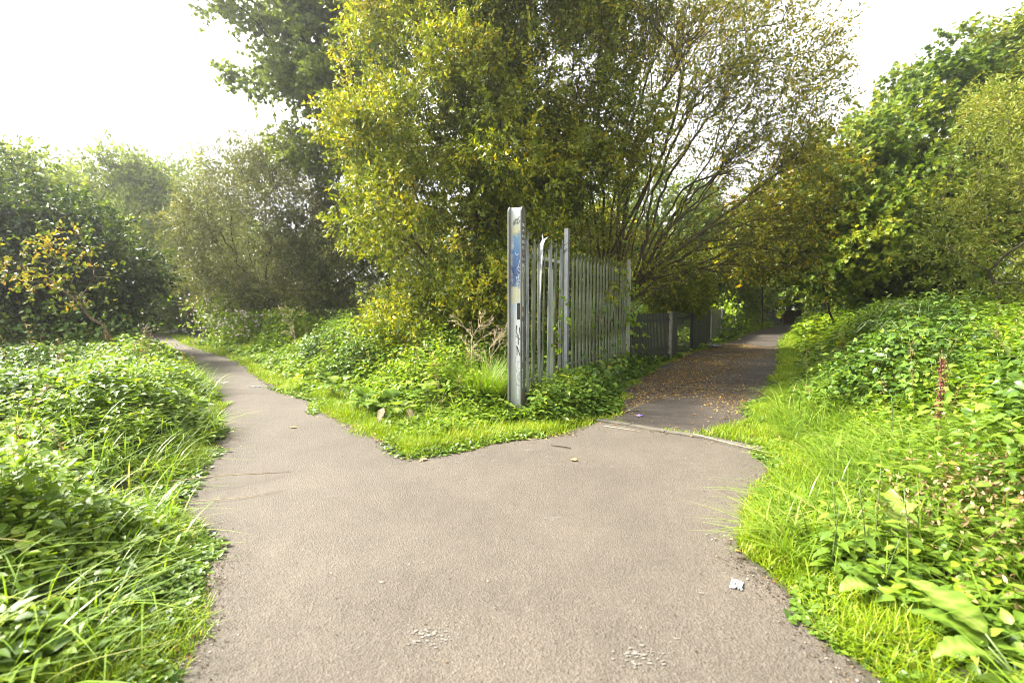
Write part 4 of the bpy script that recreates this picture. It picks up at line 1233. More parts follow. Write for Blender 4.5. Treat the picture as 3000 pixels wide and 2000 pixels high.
# left bank
q, dd = herb_points(52000, (-14, -1.2, .6, 15), 0, .10)
print('left', len(q))
h = (.07 + .26 * smooth((dd - .12) / .6)) * np.clip(1 + .55 * wnoise(q, 1.6, 22) + .3 * wnoise(q, 5, 62), .25, 2) * rng.uniform(.6, 1.3, len(q))
hol = np.exp(-(((q[:, 0] + 2.9) / .5) ** 2 + ((q[:, 1] - 3.75) / .55) ** 2)); k = rng.random(len(q)) > hol * 1.1; q, h, dd, hol = q[k], h[k], dd[k], hol[k]; h = h * (1 - .6 * hol) * np.where((q[:, 1] > 8.2) & (dd < 1.1), .45, 1.0)
sel = rng.random(len(q)) < .5 + .4 * wnoise(q, .8, 34)
herb_mass('weeds', 'broad-leaved weeds massed over the left bank', q[sel], ground_z(q[sel]), np.maximum(h[sel], .08), M['herb'], 'oval', .06, .56, 5, 'weeds')
herb_mass('nettles', 'low nettles mixed into the grassy left bank', q[~sel], ground_z(q[~sel]), np.maximum(h[~sel], .08), M['nettle'], 'nettle', .07, .52, 5, 'nettles')
# wedge
q, dd = herb_points(70000, (-12, 3.0, 5.2, 20), 1, .40, 99, 11)
k = ~((q[:, 0] > 0.2 + (q[:, 1] - 6.8) * .6) & (dd < .8) & (q[:, 1] < 13))
q, dd = q[k], dd[k]
qf, df = herb_points(26000, (.25, 4.4, 6.0, 13.4), 1, .10, .9, 14)
kf = (qf[:, 0] > .1 + (qf[:, 1] - 6.6) * .55) & (np.hypot(qf[:, 0] - .085, qf[:, 1] - 6.78) > .3)
qf, df = qf[kf], df[kf]
herb_mass('weeds', 'dark low weeds along the foot of the palisade fence', qf, ground_z(qf), (.08 + .30 * smooth((df - .1) / .5)) * rng.uniform(.5, 1.3, len(qf)), M['bramble'], 'nettle', .06, .62, 4, 'weeds')
print('wedge', len(q))
h = (.16 + .58 * smooth((dd - .4) / 1.6)) * np.clip(1 + .5 * wnoise(q, 1.4, 23) + .3 * wnoise(q, 4.5, 63), .25, 2) * rng.uniform(.6, 1.25, len(q)) * np.where(q[:, 1] < 7, .75, 1)
sel = rng.random(len(q)) < .55 + .4 * wnoise(q, .8, 35)
herb_mass('nettles', 'nettle bed between left path and the fence', q[sel], ground_z(q[sel]), np.maximum(h[sel], .1), M['nettle'], 'nettle', .07, .52, 6, 'nettles')
herb_mass('weeds', 'bright broad-leaved weeds in front of the sallow tree', q[~sel], ground_z(q[~sel]), np.maximum(h[~sel], .1), M['herb'], 'oval', .065, .6, 5, 'weeds')
q, dd = herb_points(9000, (3.5, 19, 9, 36), 1, .15, 3.2, 22)
h = np.where(dd < .6, .25, .8) * rng.uniform(.5, 1.2, len(q)) * np.where(q[:, 1] > 20, 1.25, np.where(dd < .7, .7, 1))
herb_mass('weeds', 'weeds and climbers beside low fence at left of the side path', q, ground_z(q), np.maximum(h, .1), M['herb'], 'oval', .11, .6, 4, 'weeds')

# ---- shady undergrowth under the trees and a far belt of woodland closing the view
def scrub(name, label, n, boxes, hmax, mat, lsize, seed):
    r = np.random.default_rng(seed)
    mb = MB()
    for x0, x1, y0, y1 in boxes:
        q = np.stack([r.uniform(x0, x1, n), r.uniform(y0, y1, n)], 1)
        dd = pathdist(q); q = q[dd > 1.9]; m_ = len(q)
        top = hmax * np.clip(.75 + .5 * wnoise(q, .9, seed), .2, 1.6) * smooth((pathdist(q) - .9) / 1.5)
        z = ground_z(q) + top * r.random(m_) ** .6
        leaves(mb, 'oval', np.column_stack([q, z]), norm(r.normal(size=(m_, 3)) + np.array([0, 0, -.2])), norm(r.normal(0, .5, (m_, 3)) + np.array([0, 0, 1])), lsize * r.uniform(.6, 1.3, m_), lsize * .5, np.clip(r.normal(.42, .2, m_), 0, 1))
    return tag(mb.build(name, mat), label, 'undergrowth', kind='stuff')
scrub('undergrowth', 'dark undergrowth below the trees along both sides of the left path', 26000, [(-26, -8.5, 11, 27), (-12, -3.5, 19, 28)], 1.3, M['sycamore'], .16, 3)
scrub('undergrowth', 'dark undergrowth behind the fences and below the sallow', 22000, [(-4, 5, 12.8, 22), (4, 14, 19, 38)], 1.4, M['bramble'], .16, 4)
scrub('undergrowth', 'dark undergrowth under the sycamore on the right bank', 26000, [(11.5, 24, 12, 30)], 1.3, M['sycamore'], .18, 5)
mb = MB()
n = 90000
xx_ = rng.uniform(-75, 75, n)
yy_ = 47 - (xx_ / 75) ** 2 * 26 + rng.normal(0, 1.8, n)
q1 = xx_[:, None]
top = 9.5 + 2.6 * wnoise(q1, .35, 5) + 1.2 * wnoise(q1, 1.1, 6)
zz1 = top * rng.random(n) ** .75
P = np.column_stack([xx_, yy_ + 1.2 * wnoise(np.column_stack([xx_, zz1]), .9, 8), zz1])
leaves(mb, 'oval', P, norm(rng.normal(size=(n, 3))), norm(rng.normal(0, .6, (n, 3)) + np.array([0, -.3, .8])), rng.uniform(.35, .75, n), .3, np.clip(rng.normal(.5, .2, n), 0, 1))
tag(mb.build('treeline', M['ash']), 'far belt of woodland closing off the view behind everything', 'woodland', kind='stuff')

# ---- long arching grass in the verges
mb = MB()
for (n0, box, reg, dmin, dmax, hh) in ((60000, (-9, -1.2, .6, 10), 0, .08, 5, (.22, .48)), (60000, (1.2, 7, .8, 8), 2, .3, 2.4, (.22, .50)), (14000, (-6, .6, 5.4, 10), 1, .5, 2.2, (.2, .42))):
    q, dd = herb_points(n0, box, reg, dmin, dmax, 7.0)
    k = rng.random(len(q)) < .35 + .65 * (wnoise(q, 1.9, 44) > -.1)
    k &= np.hypot(q[:, 0] + 2.9, q[:, 1] - 3.7) > .5 * rng.random(len(q)) + .15
    k &= (np.hypot(q[:, 0] - 1.95, q[:, 1] - 2.35) > .42) & (np.hypot(q[:, 0] - 1.95, q[:, 1] - 1.9) > .4)
    k &= (reg != 0) | (q[:, 1] > 3.6) | (rng.random(len(q)) < .5)
    q = q[k]; n = len(q)
    z = ground_z(q)
    dist = np.hypot(*q.T)
    blades(mb, np.column_stack([q, z]), rng.uniform(*hh, n) * (1 + .25 * wnoise(q, 2.0, 4)), rng.uniform(.4, 1.9, n), rng.normal({0: -.3, 1: -1.5, 2: 2.8}[reg], 1.5, n), .010 * rng.uniform(.6, 1.3, n) * (1 + dist / 14), np.where(rng.random(n) < .03, 1.0, np.clip(rng.normal(.42, .24, n), 0, 1)), 6, .8)
print('long grass', mb.n)
tag(mb.build('long_grass', M['long_grass']), 'long arching grass hanging over the verges', 'grass', kind='stuff')

# ---- leaf litter on the shaded side path, along the edges and kerb
mb = MB()
q = sample(150000, 1.0, 12, 5.2, 22)
ins = inpoly(q, SIDE_POLY)
ld = segdist(q, RP_LEFT)
dens = 1.6 * np.exp(-((ld - .2) / 1.15) ** 2) + .8 * smooth((2.3 - ld) / .7)
dens = dens * smooth((q[:, 1] - 6.2) / 1.6) * (1 - smooth((q[:, 1] - 17.6) / 1.5)) + .05
k = ins & (rng.random(len(q)) < dens * (.55 + .5 * wnoise(q, 2.6, 8)))
q = q[k]
e = []
for line, cnt, wd in ((LEFT_EDGE[2:12], 60, .06), (RIGHT_OF_LEFT[5:] + WEDGE_R[1:], 420, .045), (MAIN_RIGHT[:-2], 45, .05), (KERB, 110, .08), (RP_RIGHT[-6:], 200, .25)):
    P = np.array(line); t = rng.random(cnt) * (len(P) - 1); i = t.astype(int)
    e.append(P[i] + (P[i + 1] - P[i]) * (t - i)[:, None] + rng.normal(0, wd, (cnt, 2)))
q = np.concatenate([q] + e); n = len(q)
az = rng.uniform(0, 6.28, n)
zz_ = np.where(pathdist(q) > 0, ground_z(q) + .03, .004)
sz = rng.uniform(.018, .05, n) * rng.uniform(.6, 1.15, n)
leaves(mb, 'oval', np.column_stack([q, zz_ + .004]), np.column_stack([np.cos(az), np.sin(az), rng.normal(0, .18, n)]), np.column_stack([rng.normal(0, .25, (n, 2)), np.ones(n)]), sz, sz * rng.uniform(.35, .8, n), np.clip(rng.normal(.5, .32, n), 0, 1))
print('litter', n)
e = []
for line, cnt, wd in ((LEFT_EDGE[1:12], 2600, .10), (RIGHT_OF_LEFT[5:] + WEDGE_R[1:], 3200, .08), (MAIN_RIGHT[:-1], 2600, .10), (RP_RIGHT[-6:], 1500, .15), (KERB, 700, .10)):
    P_ = np.array(line); t = rng.random(cnt) * (len(P_) - 1); i = t.astype(int)
    e.append(P_[i] + (P_[i + 1] - P_[i]) * (t - i)[:, None] + rng.normal(0, wd, (cnt, 2)))
e.append(sample(1500, -5, 3, .8, 9))
q = np.concatenate(e); q = q[inpoly(q, MAIN_POLY) | inpoly(q, SIDE_POLY)]; n = len(q)
gm = MB()
az = rng.uniform(0, 6.28, n); sz = rng.uniform(.004, .016, n)
leaves(gm, 'diamond', np.column_stack([q, np.full(n, .005)]), np.column_stack([np.cos(az), np.sin(az), rng.normal(0, .2, n)]), np.column_stack([rng.normal(0, .3, (n, 2)), np.ones(n)]), sz, sz * .8, rng.random(n))
tag(gm.build('grit', M['grit']), 'fine brown grit and crumbs gathered along the path edges', 'grit', kind='stuff')
tag(mb.build('fallen_leaves', M['litter']), 'yellow-brown fallen leaves strewn over the shaded side path and path edges', 'fallen leaves', kind='stuff')

# ------------------------------------------------------------------ single plants
def gz1(x, y): return float(ground_z(np.array([[x, y]]))[0])

def big_leaf(mb, base, az, el, L, Wd, curl, rnd, heart=.0, seg=12, wav=.03, seed=0):
    r = np.random.default_rng(seed)
    ts = np.linspace(0, 1, seg + 1)
    d = np.array([math.cos(az), math.sin(az), 0]); sdv = np.array([-math.sin(az), math.cos(az), 0])
    rows, rv = [], []
    p = np.array(base, float); e = el
    for i, t_ in enumerate(ts):
        w = Wd * .5 * (math.sin(math.pi * (t_ ** .62)) ** .8 + .02) * r.uniform(.9, 1.08) if t_ < 1 else .002
        vein = .26 if i % 2 else -.12
        rv += [rnd - .12 + r.normal(0, .1), rnd + vein, rnd + .42, rnd + vein, rnd - .12 + r.normal(0, .1)]
        up = np.array([0, 0, 1.0]) * math.cos(e) - d * math.sin(e)
        wv = wav * L * math.sin(i * 2.1 + r.uniform(0, 3))
        rows += [p - sdv * w + up * (.12 * w + wv), p - sdv * w * .5 + up * .02 * w, p, p + sdv * w * .5 + up * .02 * w, p + sdv * w + up * (.12 * w - wv)]
        p = p + (d * math.cos(e) + np.array([0, 0, 1.0]) * math.sin(e)) * L / seg
        e -= curl / seg
    i = np.arange(seg)[:, None] * 5 + np.arange(4)[None]
    mb.add(np.array(rows), None, np.stack([i, i + 1, i + 6, i + 5], -1).reshape(-1, 4), np.clip(rv, 0, 1))

def rosette(name, label, cat, x, y, leaves_, L, Wd, mat, seed, stalk=.12, group=None, el0=.7, z=None):
    r = np.random.default_rng(seed)
    z = gz1(x, y) if z is None else z
    root = empty(name, (x, y, z), label, cat, group)
    st = MB()
    for k in range(leaves_):
        az = k * 2.4 + r.uniform(-.3, .3); el = el0 + r.uniform(-.25, .35)
        s = stalk * r.uniform(.7, 1.3)
        b = np.array([math.cos(az) * s * math.cos(el), math.sin(az) * s * math.cos(el), s * math.sin(el) + .02])
        tube(st, [np.zeros(3), b * .5 + np.array([0, 0, .02]), b], [.006, .005, .004], 5)
        mb = MB(); ll = L * r.uniform(.7, 1.15)
        big_leaf(mb, b, az, el - .25, ll, Wd * ll / L * r.uniform(.85, 1.1), r.uniform(.7, 1.5), float(np.clip(r.normal(.5, .22), 0, 1)), seed=seed + k)
        mb.build('leaf', mat, root)
    st.build('stalk', M['stem'], root)
    return root
# broad docks in the right foreground
rosette('dock_plant', 'broad-leaved dock with huge pale leaf at bottom right corner', 'plant', 2.0, 1.78, 7, .30, .17, M['dock'], 3, .2, 'docks in the right verge', .6)
rosette('dock_plant', 'dock with a bright cupped leaf below the nettle clump', 'plant', 1.9, 2.28, 5, .20, .15, M['dock'], 6, .16, 'docks in the right verge', .7)
rosette('dock_plant', 'tall dock with upright leaf right of the nettle clump', 'plant', 2.22, 2.72, 5, .19, .10, M['dock'], 13, .18, 'docks in the right verge', 1.1)
rosette('dock_plant', 'dock half hidden in grass above the nettle clump', 'plant', 2.1, 3.1, 6, .20, .09, M['dock'], 10, .12, 'docks in the right verge', .5)
# butterbur patch with large round leaves in the wedge
for k, (x, y, s, lab) in enumerate([(-2.0, 6.75, .30, 'butterbur with large limp leaves over the left path edge'), (-1.55, 6.35, .34, 'butterbur with broad yellow-green leaves in middle of the wedge'), (-1.05, 6.7, .28, 'butterbur just left of the tussock with pale upturned leaf'),
                                    (-2.9, 7.9, .24, 'small butterbur under the bank beside the left path'), (-3.4, 8.9, .26, 'butterbur farthest back along the left path')]):
    rosette('butterbur', lab, 'plant', x, y, 11, s * .8, s * .7, M['dock'], 20 + k, .26, 'butterbur in the wedge', .9)
# two withered leaves
for k, (x, y, az, lab) in enumerate([(-1.62, 6.0, -1.9, 'left withered tan butterbur leaf drooping at edge of grass'), (-1.28, 5.95, -1.2, 'right withered tan butterbur leaf, larger and paler')]):
    mb = MB(); big_leaf(mb, (0, 0, .24), az, -.8, .22, .10, .5, .45, seg=14, wav=.04, seed=k)
    tube(mb, [(0, 0, 0), (.01, .02, .2), (0, 0, .3)], [.006, .005, .004], 5, .4)
    tag(mb.build('withered_leaf', M['withered'], loc=(x, y, gz1(x, y))), lab, 'withered leaf', 'withered leaves')

def nettle_plant(x, y, h, label, seed, group='nettle clump in the right foreground'):
    r = np.random.default_rng(seed)
    root = empty('nettle_plant', (x, y, gz1(x, y)), label, 'plant', group)
    lean = r.normal(0, .1, 2)
    pts = np.array([[lean[0] * h * t_ ** 1.5, lean[1] * h * t_ ** 1.5, h * t_] for t_ in np.linspace(0, 1, 6)])
    mb = MB(); tube(mb, pts, np.linspace(.005, .002, 6), 5); mb.build('stem', M['stem'], root)
    mb = MB()
    nlev = 8
    for j in range(nlev):
        f = .15 + .85 * j / (nlev - 1)
        c = np.array([lean[0] * h * f ** 1.5, lean[1] * h * f ** 1.5, h * f])
        sz_ = .115 * (1 - .62 * f ** 2.2)
        for s in (0, 1):
            az = j * 1.57 + s * math.pi + r.normal(0, .2)
            el = -.1 + .7 * (f > .9) + r.normal(0, .15)
            a_ = np.array([[math.cos(az) * math.cos(el), math.sin(az) * math.cos(el), math.sin(el)]])
            n_ = np.array([[-math.cos(az) * math.sin(el), -math.sin(az) * math.sin(el), math.cos(el)]])
            # toothed leaf
            T = 7
            ys = np.linspace(0, 1, T + 1)
            rows = []
            for i, yv in enumerate(ys):
                w = .5 * math.sin(math.pi * min(1, yv ** .55)) ** .9 * (1.0 if i % 2 else .86)
                w = max(w, .01)
                dz = -.22 * yv ** 2
                rows += [[-w, yv, dz + .08 * w], [0, yv, dz], [w, yv, dz + .08 * w]]
            v = np.array(rows)
            xv = np.cross(a_[0], n_[0])
            P = c + a_[0] * sz_ * .25 + v[:, 0:1] * sz_ * .55 * xv + v[:, 1:2] * sz_ * a_[0] + v[:, 2:3] * sz_ * n_[0]
            i = np.arange(T)[:, None] * 3 + np.arange(2)[None]
            mb.add(P, None, np.stack([i, i + 1, i + 4, i + 3], -1).reshape(-1, 4), float(np.clip(r.normal(.55, .18), 0, 1)))
    mb.build('foliage', M['nettle'], root)
    return root
nt_l = ['tallest nettle in middle of the clump behind the cupped dock leaf', 'nettle leaning left at the clump edge toward the path', 'nettle at right of the clump near dark hollow', 'short nettle in front of the clump', 'nettle behind the clump against long grass', 'nettle between the tallest and the leaning one']
for k, (x, y, h) in enumerate([(1.95, 2.55, .52), (1.80, 2.62, .44), (2.12, 2.48, .48), (1.92, 2.40, .34), (2.10, 2.70, .54), (1.88, 2.70, .48)]):
    nettle_plant(x, y, h, nt_l[k], 100 + k)
nt_r = ['tall pale nettle at right edge beside the rusty dock stem', 'tall nettle right of the pale one at the frame edge', 'tall nettle standing behind the rusty dock stem', 'slim nettle left of the rusty dock stem']
for k, (x, y, h) in enumerate([(3.9, 3.75, .75), (4.3, 3.7, .8), (3.85, 4.3, .75), (3.3, 4.1, .6)]):
    nettle_plant(x, y, h, nt_r[k], 120 + k, 'tall nettles on the right bank')

q = np.stack([rng.normal(2.75, .28, 420), rng.normal(2.45, .32, 420)], 1)
mb = MB()
blades(mb, np.column_stack([q, ground_z(q)]), rng.uniform(.2, .5, 420), rng.uniform(.3, 1.3, 420), rng.uniform(0, 6.28, 420), np.full(420, .004), rng.random(420), 4, .8)
n = 1500
k = rng.integers(0, 420, n); az = rng.uniform(0, 6.28, n)
P = np.column_stack([q[k] + rng.normal(0, .06, (n, 2)), ground_z(q[k]) + rng.uniform(.12, .46, n)])
leaves(mb, 'oval', P, norm(rng.normal(size=(n, 3))), norm(rng.normal(size=(n, 3)) + np.array([0, 0, .5])), rng.uniform(.02, .045, n), .016, rng.random(n))
tag(mb.build('withered_weeds', M['dry']), 'patch of tan withered weeds beside docks on the right bank', 'weeds', kind='stuff')

# rusty dock seed stem
x, y = 3.45, 3.85
root = empty('rusty_dock', (x, y, gz1(x, y)), 'dry rust-red dock seed stem standing among nettles', 'plant')
mb = MB(); tube(mb, [(0, 0, 0), (.01, 0, .4), (.0, .02, .85)], [.006, .005, .003], 5); mb.build('stem', M['red_stem'], root)
mb = MB(); n = 260; tz = rng.uniform(.3, .86, n); az = rng.uniform(0, 6.28, n); rr = rng.uniform(.004, .035, n) * (1 - .5 * (tz - .3))
leaves(mb, 'diamond', np.column_stack([np.cos(az) * rr, np.sin(az) * rr, tz]), rng.normal(size=(n, 3)), rng.normal(size=(n, 3)), .022, .018, .5); mb.build('seed_head', M['red_stem'], root)

# dead umbellifer stalks left of the gate post
def umbel(x, y, h, label, seed, spread=.5):
    r = np.random.default_rng(seed)
    root = empty('dead_hogweed', (x, y, gz1(x, y)), label, 'plant', 'dead hogweed stalks left of the post')
    mb = MB()
    top = np.array([r.normal(0, .06), r.normal(0, .04), h])
    tube(mb, [np.zeros(3), top * .5 + r.normal(0, .015, 3), top], [.007, .005, .004], 5)
    hd = MB()
    def fork(p, d, L, lev):
        e = p + d * L
        tube(mb, [p, (p + e) / 2 + r.normal(0, .008, 3), e], [.0036 - lev * .0008, .003 - lev * .0007, .0024 - lev * .0006], 4)
        if lev == 2:
            for _ in range(5):
                q = e + norm(d + r.normal(0, .55, 3)) * .045
                tube(hd, [e, q], [.0016, .0012], 3)
            return
        for _ in range(3 if lev == 0 else 2):
            fork(e, norm(d + r.normal(0, .5, 3)), L * r.uniform(.55, .8), lev + 1)
    for f, k in ((.55, 2), (.8, 2), (1.0, 3)):
        for _ in range(k):
            a_ = r.uniform(0, 6.28)
            fork(top * f, norm(np.array([math.cos(a_) * .7, math.sin(a_) * .5, .8])), spread * r.uniform(.4, .6), 0)
    mb.build('stem', M['dead_stem'], root); hd.build('seed_head', M['dead_stem'], root)
umbel(-.62, 7.35, .95, 'pale dead hogweed with forked stalks just left of the post', 2, .42)
umbel(-.30, 7.55, .80, 'lower dead hogweed between the tall one and the post', 5, .34)
umbel(-5.4, 12.2, 1.1, 'brown dead hogweed stalk far along the left path bank', 8, .4)

# coarse tussock left of the post
mb = MB(); n = 900
c0 = np.array([-.42, 7.05]); q = c0 + rng.normal(0, .13, (n, 2))
blades(mb, np.column_stack([q, ground_z(q)]), rng.uniform(.5, .95, n), rng.uniform(.2, 1.2, n), np.arctan2(q[:, 1] - c0[1], q[:, 0] - c0[0]) + rng.normal(0, .6, n), np.full(n, .009), np.clip(rng.normal(.35, .2, n), 0, 1), 5, .7)
mb.v[-1] = mb.v[-1] - np.array([c0[0], c0[1], 0], np.float32)
tag(mb.build('sedge_tussock', M['long_grass'], loc=(c0[0], c0[1], 0)), 'coarse dark sedge tussock left of the graffiti post', 'plant')

# brambles and bindweed on the tall fence
def creeper(name, label, pts, nl, L, mat, seed, spread=.12, wd=.8):
    r = np.random.default_rng(seed)
    pts = np.array(pts, float)
    base = pts[0].copy()
    root = empty(name, tuple(base), label, 'plant', 'creepers on the fences')
    t_ = np.linspace(0, len(pts) - 1, 24); i = np.minimum(t_.astype(int), len(pts) - 2)
    C = pts[i] + (pts[i + 1] - pts[i]) * (t_ - i)[:, None] + r.normal(0, .02, (24, 3)) - base
    mb = MB(); tube(mb, C, .005, 4); mb.build('stem', M['red_stem'], root)
    k = r.integers(0, 24, nl)
    p = C[k] + r.normal(0, spread, (nl, 3))
    mb = MB()
    ax = norm(r.normal(0, .7, (nl, 3)) + np.array([.3, -.4, -.3])); nn = norm(r.normal(0, .5, (nl, 3)) + np.array([.5, -.6, .6]))
    sz_ = L * r.uniform(.6, 1.2, nl)
    leaves(mb, 'nettle', p, ax, nn, sz_, sz_ * wd, np.clip(r.normal(.5, .22, nl), 0, 1)); mb.build('foliage', mat, root)
creeper('bramble', 'bramble climbing the middle of the tall palisade run', [(1.75, 9.1, 0), (1.6, 9.25, .5), (1.62, 9.4, 1.1), (1.8, 9.7, 1.5)], 70, .09, M['bramble'], 1, .15)
creeper('bramble', 'bramble clump over the loose bars at fence foot', [(1.5, 8.4, 0), (1.55, 8.6, .35), (1.9, 8.9, .45), (2.2, 9.2, .3)], 130, .10, M['bramble'], 2, .16)
creeper('bindweed', 'pale bindweed twining up the broken pales', [(.72, 7.7, 0), (.74, 7.8, .6), (.78, 7.9, 1.2), (.74, 7.95, 1.7)], 70, .08, M['herb'], 3, .09, 1.0)
creeper('bindweed', 'bindweed with yellowing leaves on end post of the tall run', [(2.75, 10.95, 0), (2.78, 11.0, .7), (2.72, 11.05, 1.4), (2.6, 10.95, 2.2)], 110, .10, M['herb'], 4, .13, 1.0)
creeper('ivy', 'bright ivy mound spilling over end of the grey sheet fence', [along(7.2) + (.1,), along(8.0) + (.8,), along(8.6) + (1.35,), along(9.8) + (1.2,)], 420, .16, M['herb'], 5, .32, 1.0)
creeper('bramble', 'low bramble growing at the foot of the broken pales', [(.5, 7.2, 0), (.75, 7.35, .2), (1.1, 7.6, .3), (1.3, 8.0, .2)], 240, .085, M['bramble'], 6, .16)
creeper('bramble', 'straggling bramble at base of the dark bush on left', [(-8.4, 10.6, .2), (-8.9, 10.7, .8), (-9.8, 10.6, 1.0), (-10.8, 10.4, .6)], 600, .10, M['bramble'], 7, .38)

def bramble_mound(x, y, rx, ry, h, label, seed, n=1500, mat='bramble'):
    r = np.random.default_rng(seed)
    root = empty('bramble_bush', (x, y, gz1(x, y)), label, 'bush', 'bramble mounds')
    mb = MB()
    for k in range(8):
        a_ = r.uniform(0, 6.28); L = r.uniform(.4, .85)
        ex, ey = math.cos(a_) * rx * L, math.sin(a_) * ry * L
        t_ = np.linspace(0, 1, 8)
        C = np.column_stack([ex * t_, ey * t_, h * 1.0 * np.sin(t_ * r.uniform(2.0, 2.7))])
        tube(mb, C, np.linspace(.006, .003, 8), 4)
    mb.build('stem', M['stem'], root)
    u = norm(r.normal(size=(n, 3))); u[:, 2] = np.abs(u[:, 2])
    rad = r.uniform(.62, 1.05, n) * (1 + .22 * wnoise(u, 3.0, seed))
    P = u * np.array([rx, ry, h]) * rad[:, None]
    mb = MB()
    for s3 in (-.9, 0, .9):
        az = np.arctan2(u[:, 1], u[:, 0]) + s3 + r.normal(0, .5, n)
        el = r.normal(-.15, .35, n)
        ax = np.column_stack([np.cos(az) * np.cos(el), np.sin(az) * np.cos(el), np.sin(el)])
        sz_ = .075 * r.uniform(.6, 1.25, n)
        leaves(mb, 'nettle', P, ax, norm(u * .6 + r.normal(0, .35, (n, 3)) + np.array([0, 0, .7])), sz_, sz_ * .68, np.clip(r.normal(.45, .2, n), 0, 1))
    mb.build('foliage', M[mat], root)
for a_ in [(4.7, 5.6, .9, .9, .95, 'bramble mound on the right bank, level with the kerb', 1), (6.3, 7.4, 1.0, .9, 1.0, 'bramble mound farther up the right bank', 2), (8.0, 9.4, 1.1, .9, .9, 'bramble mound below the tan-green willow', 3, 1800),
           (4.2, 3.2, .8, .7, .75, 'bramble mound at right frame edge in front of tall nettles', 4), (-4.0, 10.6, .8, .6, .8, 'bramble mound on wedge beside the left path bend', 5), (-2.9, 9.4, .7, .6, .75, 'bramble mound under left rim of the sallow', 6, 1500, 'nettle'),
           (-5.6, 4.6, .8, .8, .5, 'bramble mound in middle of the left bank', 7), (-7.4, 7.6, 1.0, .9, .6, 'bramble mound below the yellowing sapling', 8), (-1.3, 8.6, .6, .5, .65, 'bramble mound between sallow and dead hogweed', 9), (10.4, 13.0, 1.2, 1.0, .9, 'bramble mound by the grey fence on the right bank', 10, 1800)]:
    bramble_mound(*a_)

# dead seed stems scattered through the weeds
mb = MB()
q = np.concatenate([herb_points(1400, (1.6, 9, 3.4, 12), 2, .6)[0][:70], herb_points(1600, (-9, -1.6, 2.4, 11), 0, .4)[0][:60], herb_points(2600, (-9, 1.5, 6, 14), 1, .9)[0][:150]])
zq = ground_z(q)
for (x, y), z0 in zip(q, zq):
    h_ = rng.uniform(.45, .95); ln = rng.normal(0, .16, 2)
    C = np.array([[x + ln[0] * t_ ** 1.6, y + ln[1] * t_ ** 1.6, z0 + h_ * t_] for t_ in (0, .4, .75, 1)])
    tube(mb, C, [.003, .0028, .002, .0012], 3, .5)
    n = 14
    f = rng.uniform(.7, 1, n)
    P = np.column_stack([x + ln[0] * f ** 1.6, y + ln[1] * f ** 1.6, z0 + h_ * f]) + rng.normal(0, .012, (n, 3))
    leaves(mb, 'diamond', P, norm(rng.normal(size=(n, 3)) + np.array([0, 0, 1])), rng.normal(size=(n, 3)), .035, .010, rng.random(n))
tag(mb.build('seeding_stems', M['dry']), 'thin dry seeding stems scattered through the weeds of the verges', 'dead stems', kind='stuff')

# tall herbs in front of the sallow
for k, (x, y, h, lab) in enumerate([(-2.35, 8.9, 1.35, 'tall leafy willowherb in front of the sallow, left one'), (-1.75, 8.9, 1.15, 'tall leafy willowherb in front of the sallow, right one')]):
    root = empty('willowherb', (x, y, gz1(x, y)), lab, 'plant', 'willowherb clumps')
    stb, lf = MB(), MB()
    for s in range(9):
        b = rng.normal(0, .14, 2); ln = rng.normal(0, .13, 2); hh = h * rng.uniform(.7, 1.05)
        C = np.array([[b[0] + ln[0] * t_, b[1] + ln[1] * t_, hh * t_] for t_ in np.linspace(0, 1, 5)])
        tube(stb, C, .005, 4)
        n = 42; f = rng.uniform(.2, 1, n); az = rng.uniform(0, 6.28, n)
        P = np.column_stack([b[0] + ln[0] * f, b[1] + ln[1] * f, hh * f])
        leaves(lf, 'oval', P, np.column_stack([np.cos(az), np.sin(az), rng.normal(.1, .3, n)]), np.column_stack([rng.normal(0, .3, (n, 2)), np.ones(n)]), .10, .04, np.clip(rng.normal(.6, .2, n), 0, 1))
    stb.build('stem', M['stem'], root); lf.build('foliage', M['herb'], root)

# pinkish balsam thicket at the bend of the left path
for k, (x, y, lab) in enumerate([(-10.3, 18.1, 'pale pink flowering balsam thicket at bend of left path'), (-8.7, 16.4, 'smaller flowering balsam thicket on right side of left path')]):
    root = empty('balsam', (x, y, gz1(x, y)), lab, 'plant', 'balsam thickets by the left path')
    n = 1500 - 500 * k
    P = np.column_stack([rng.normal(0, .8, n), rng.normal(0, .5, n), 1.9 * (1 - .3 * k) * rng.random(n) ** .7])
    mb = MB(); leaves(mb, 'oval', P, norm(rng.normal(size=(n, 3)) + np.array([0, -.3, -.3])), norm(rng.normal(0, .5, (n, 3)) + np.array([0, 0, 1])), .16, .07, np.clip(rng.normal(.55, .2, n), 0, 1)); mb.build('foliage', M['herb'], root)
    n = 420 - 160 * k
    P = np.column_stack([rng.normal(0, .8, n), rng.normal(-.1, .5, n), 1.9 * (1 - .3 * k) * (.35 + .65 * rng.random(n))])
    mb = MB(); leaves(mb, 'diamond', P, rng.normal(size=(n, 3)), rng.normal(size=(n, 3)), .09, .07, rng.random(n)); mb.build('flowers', M['blossom'], root)

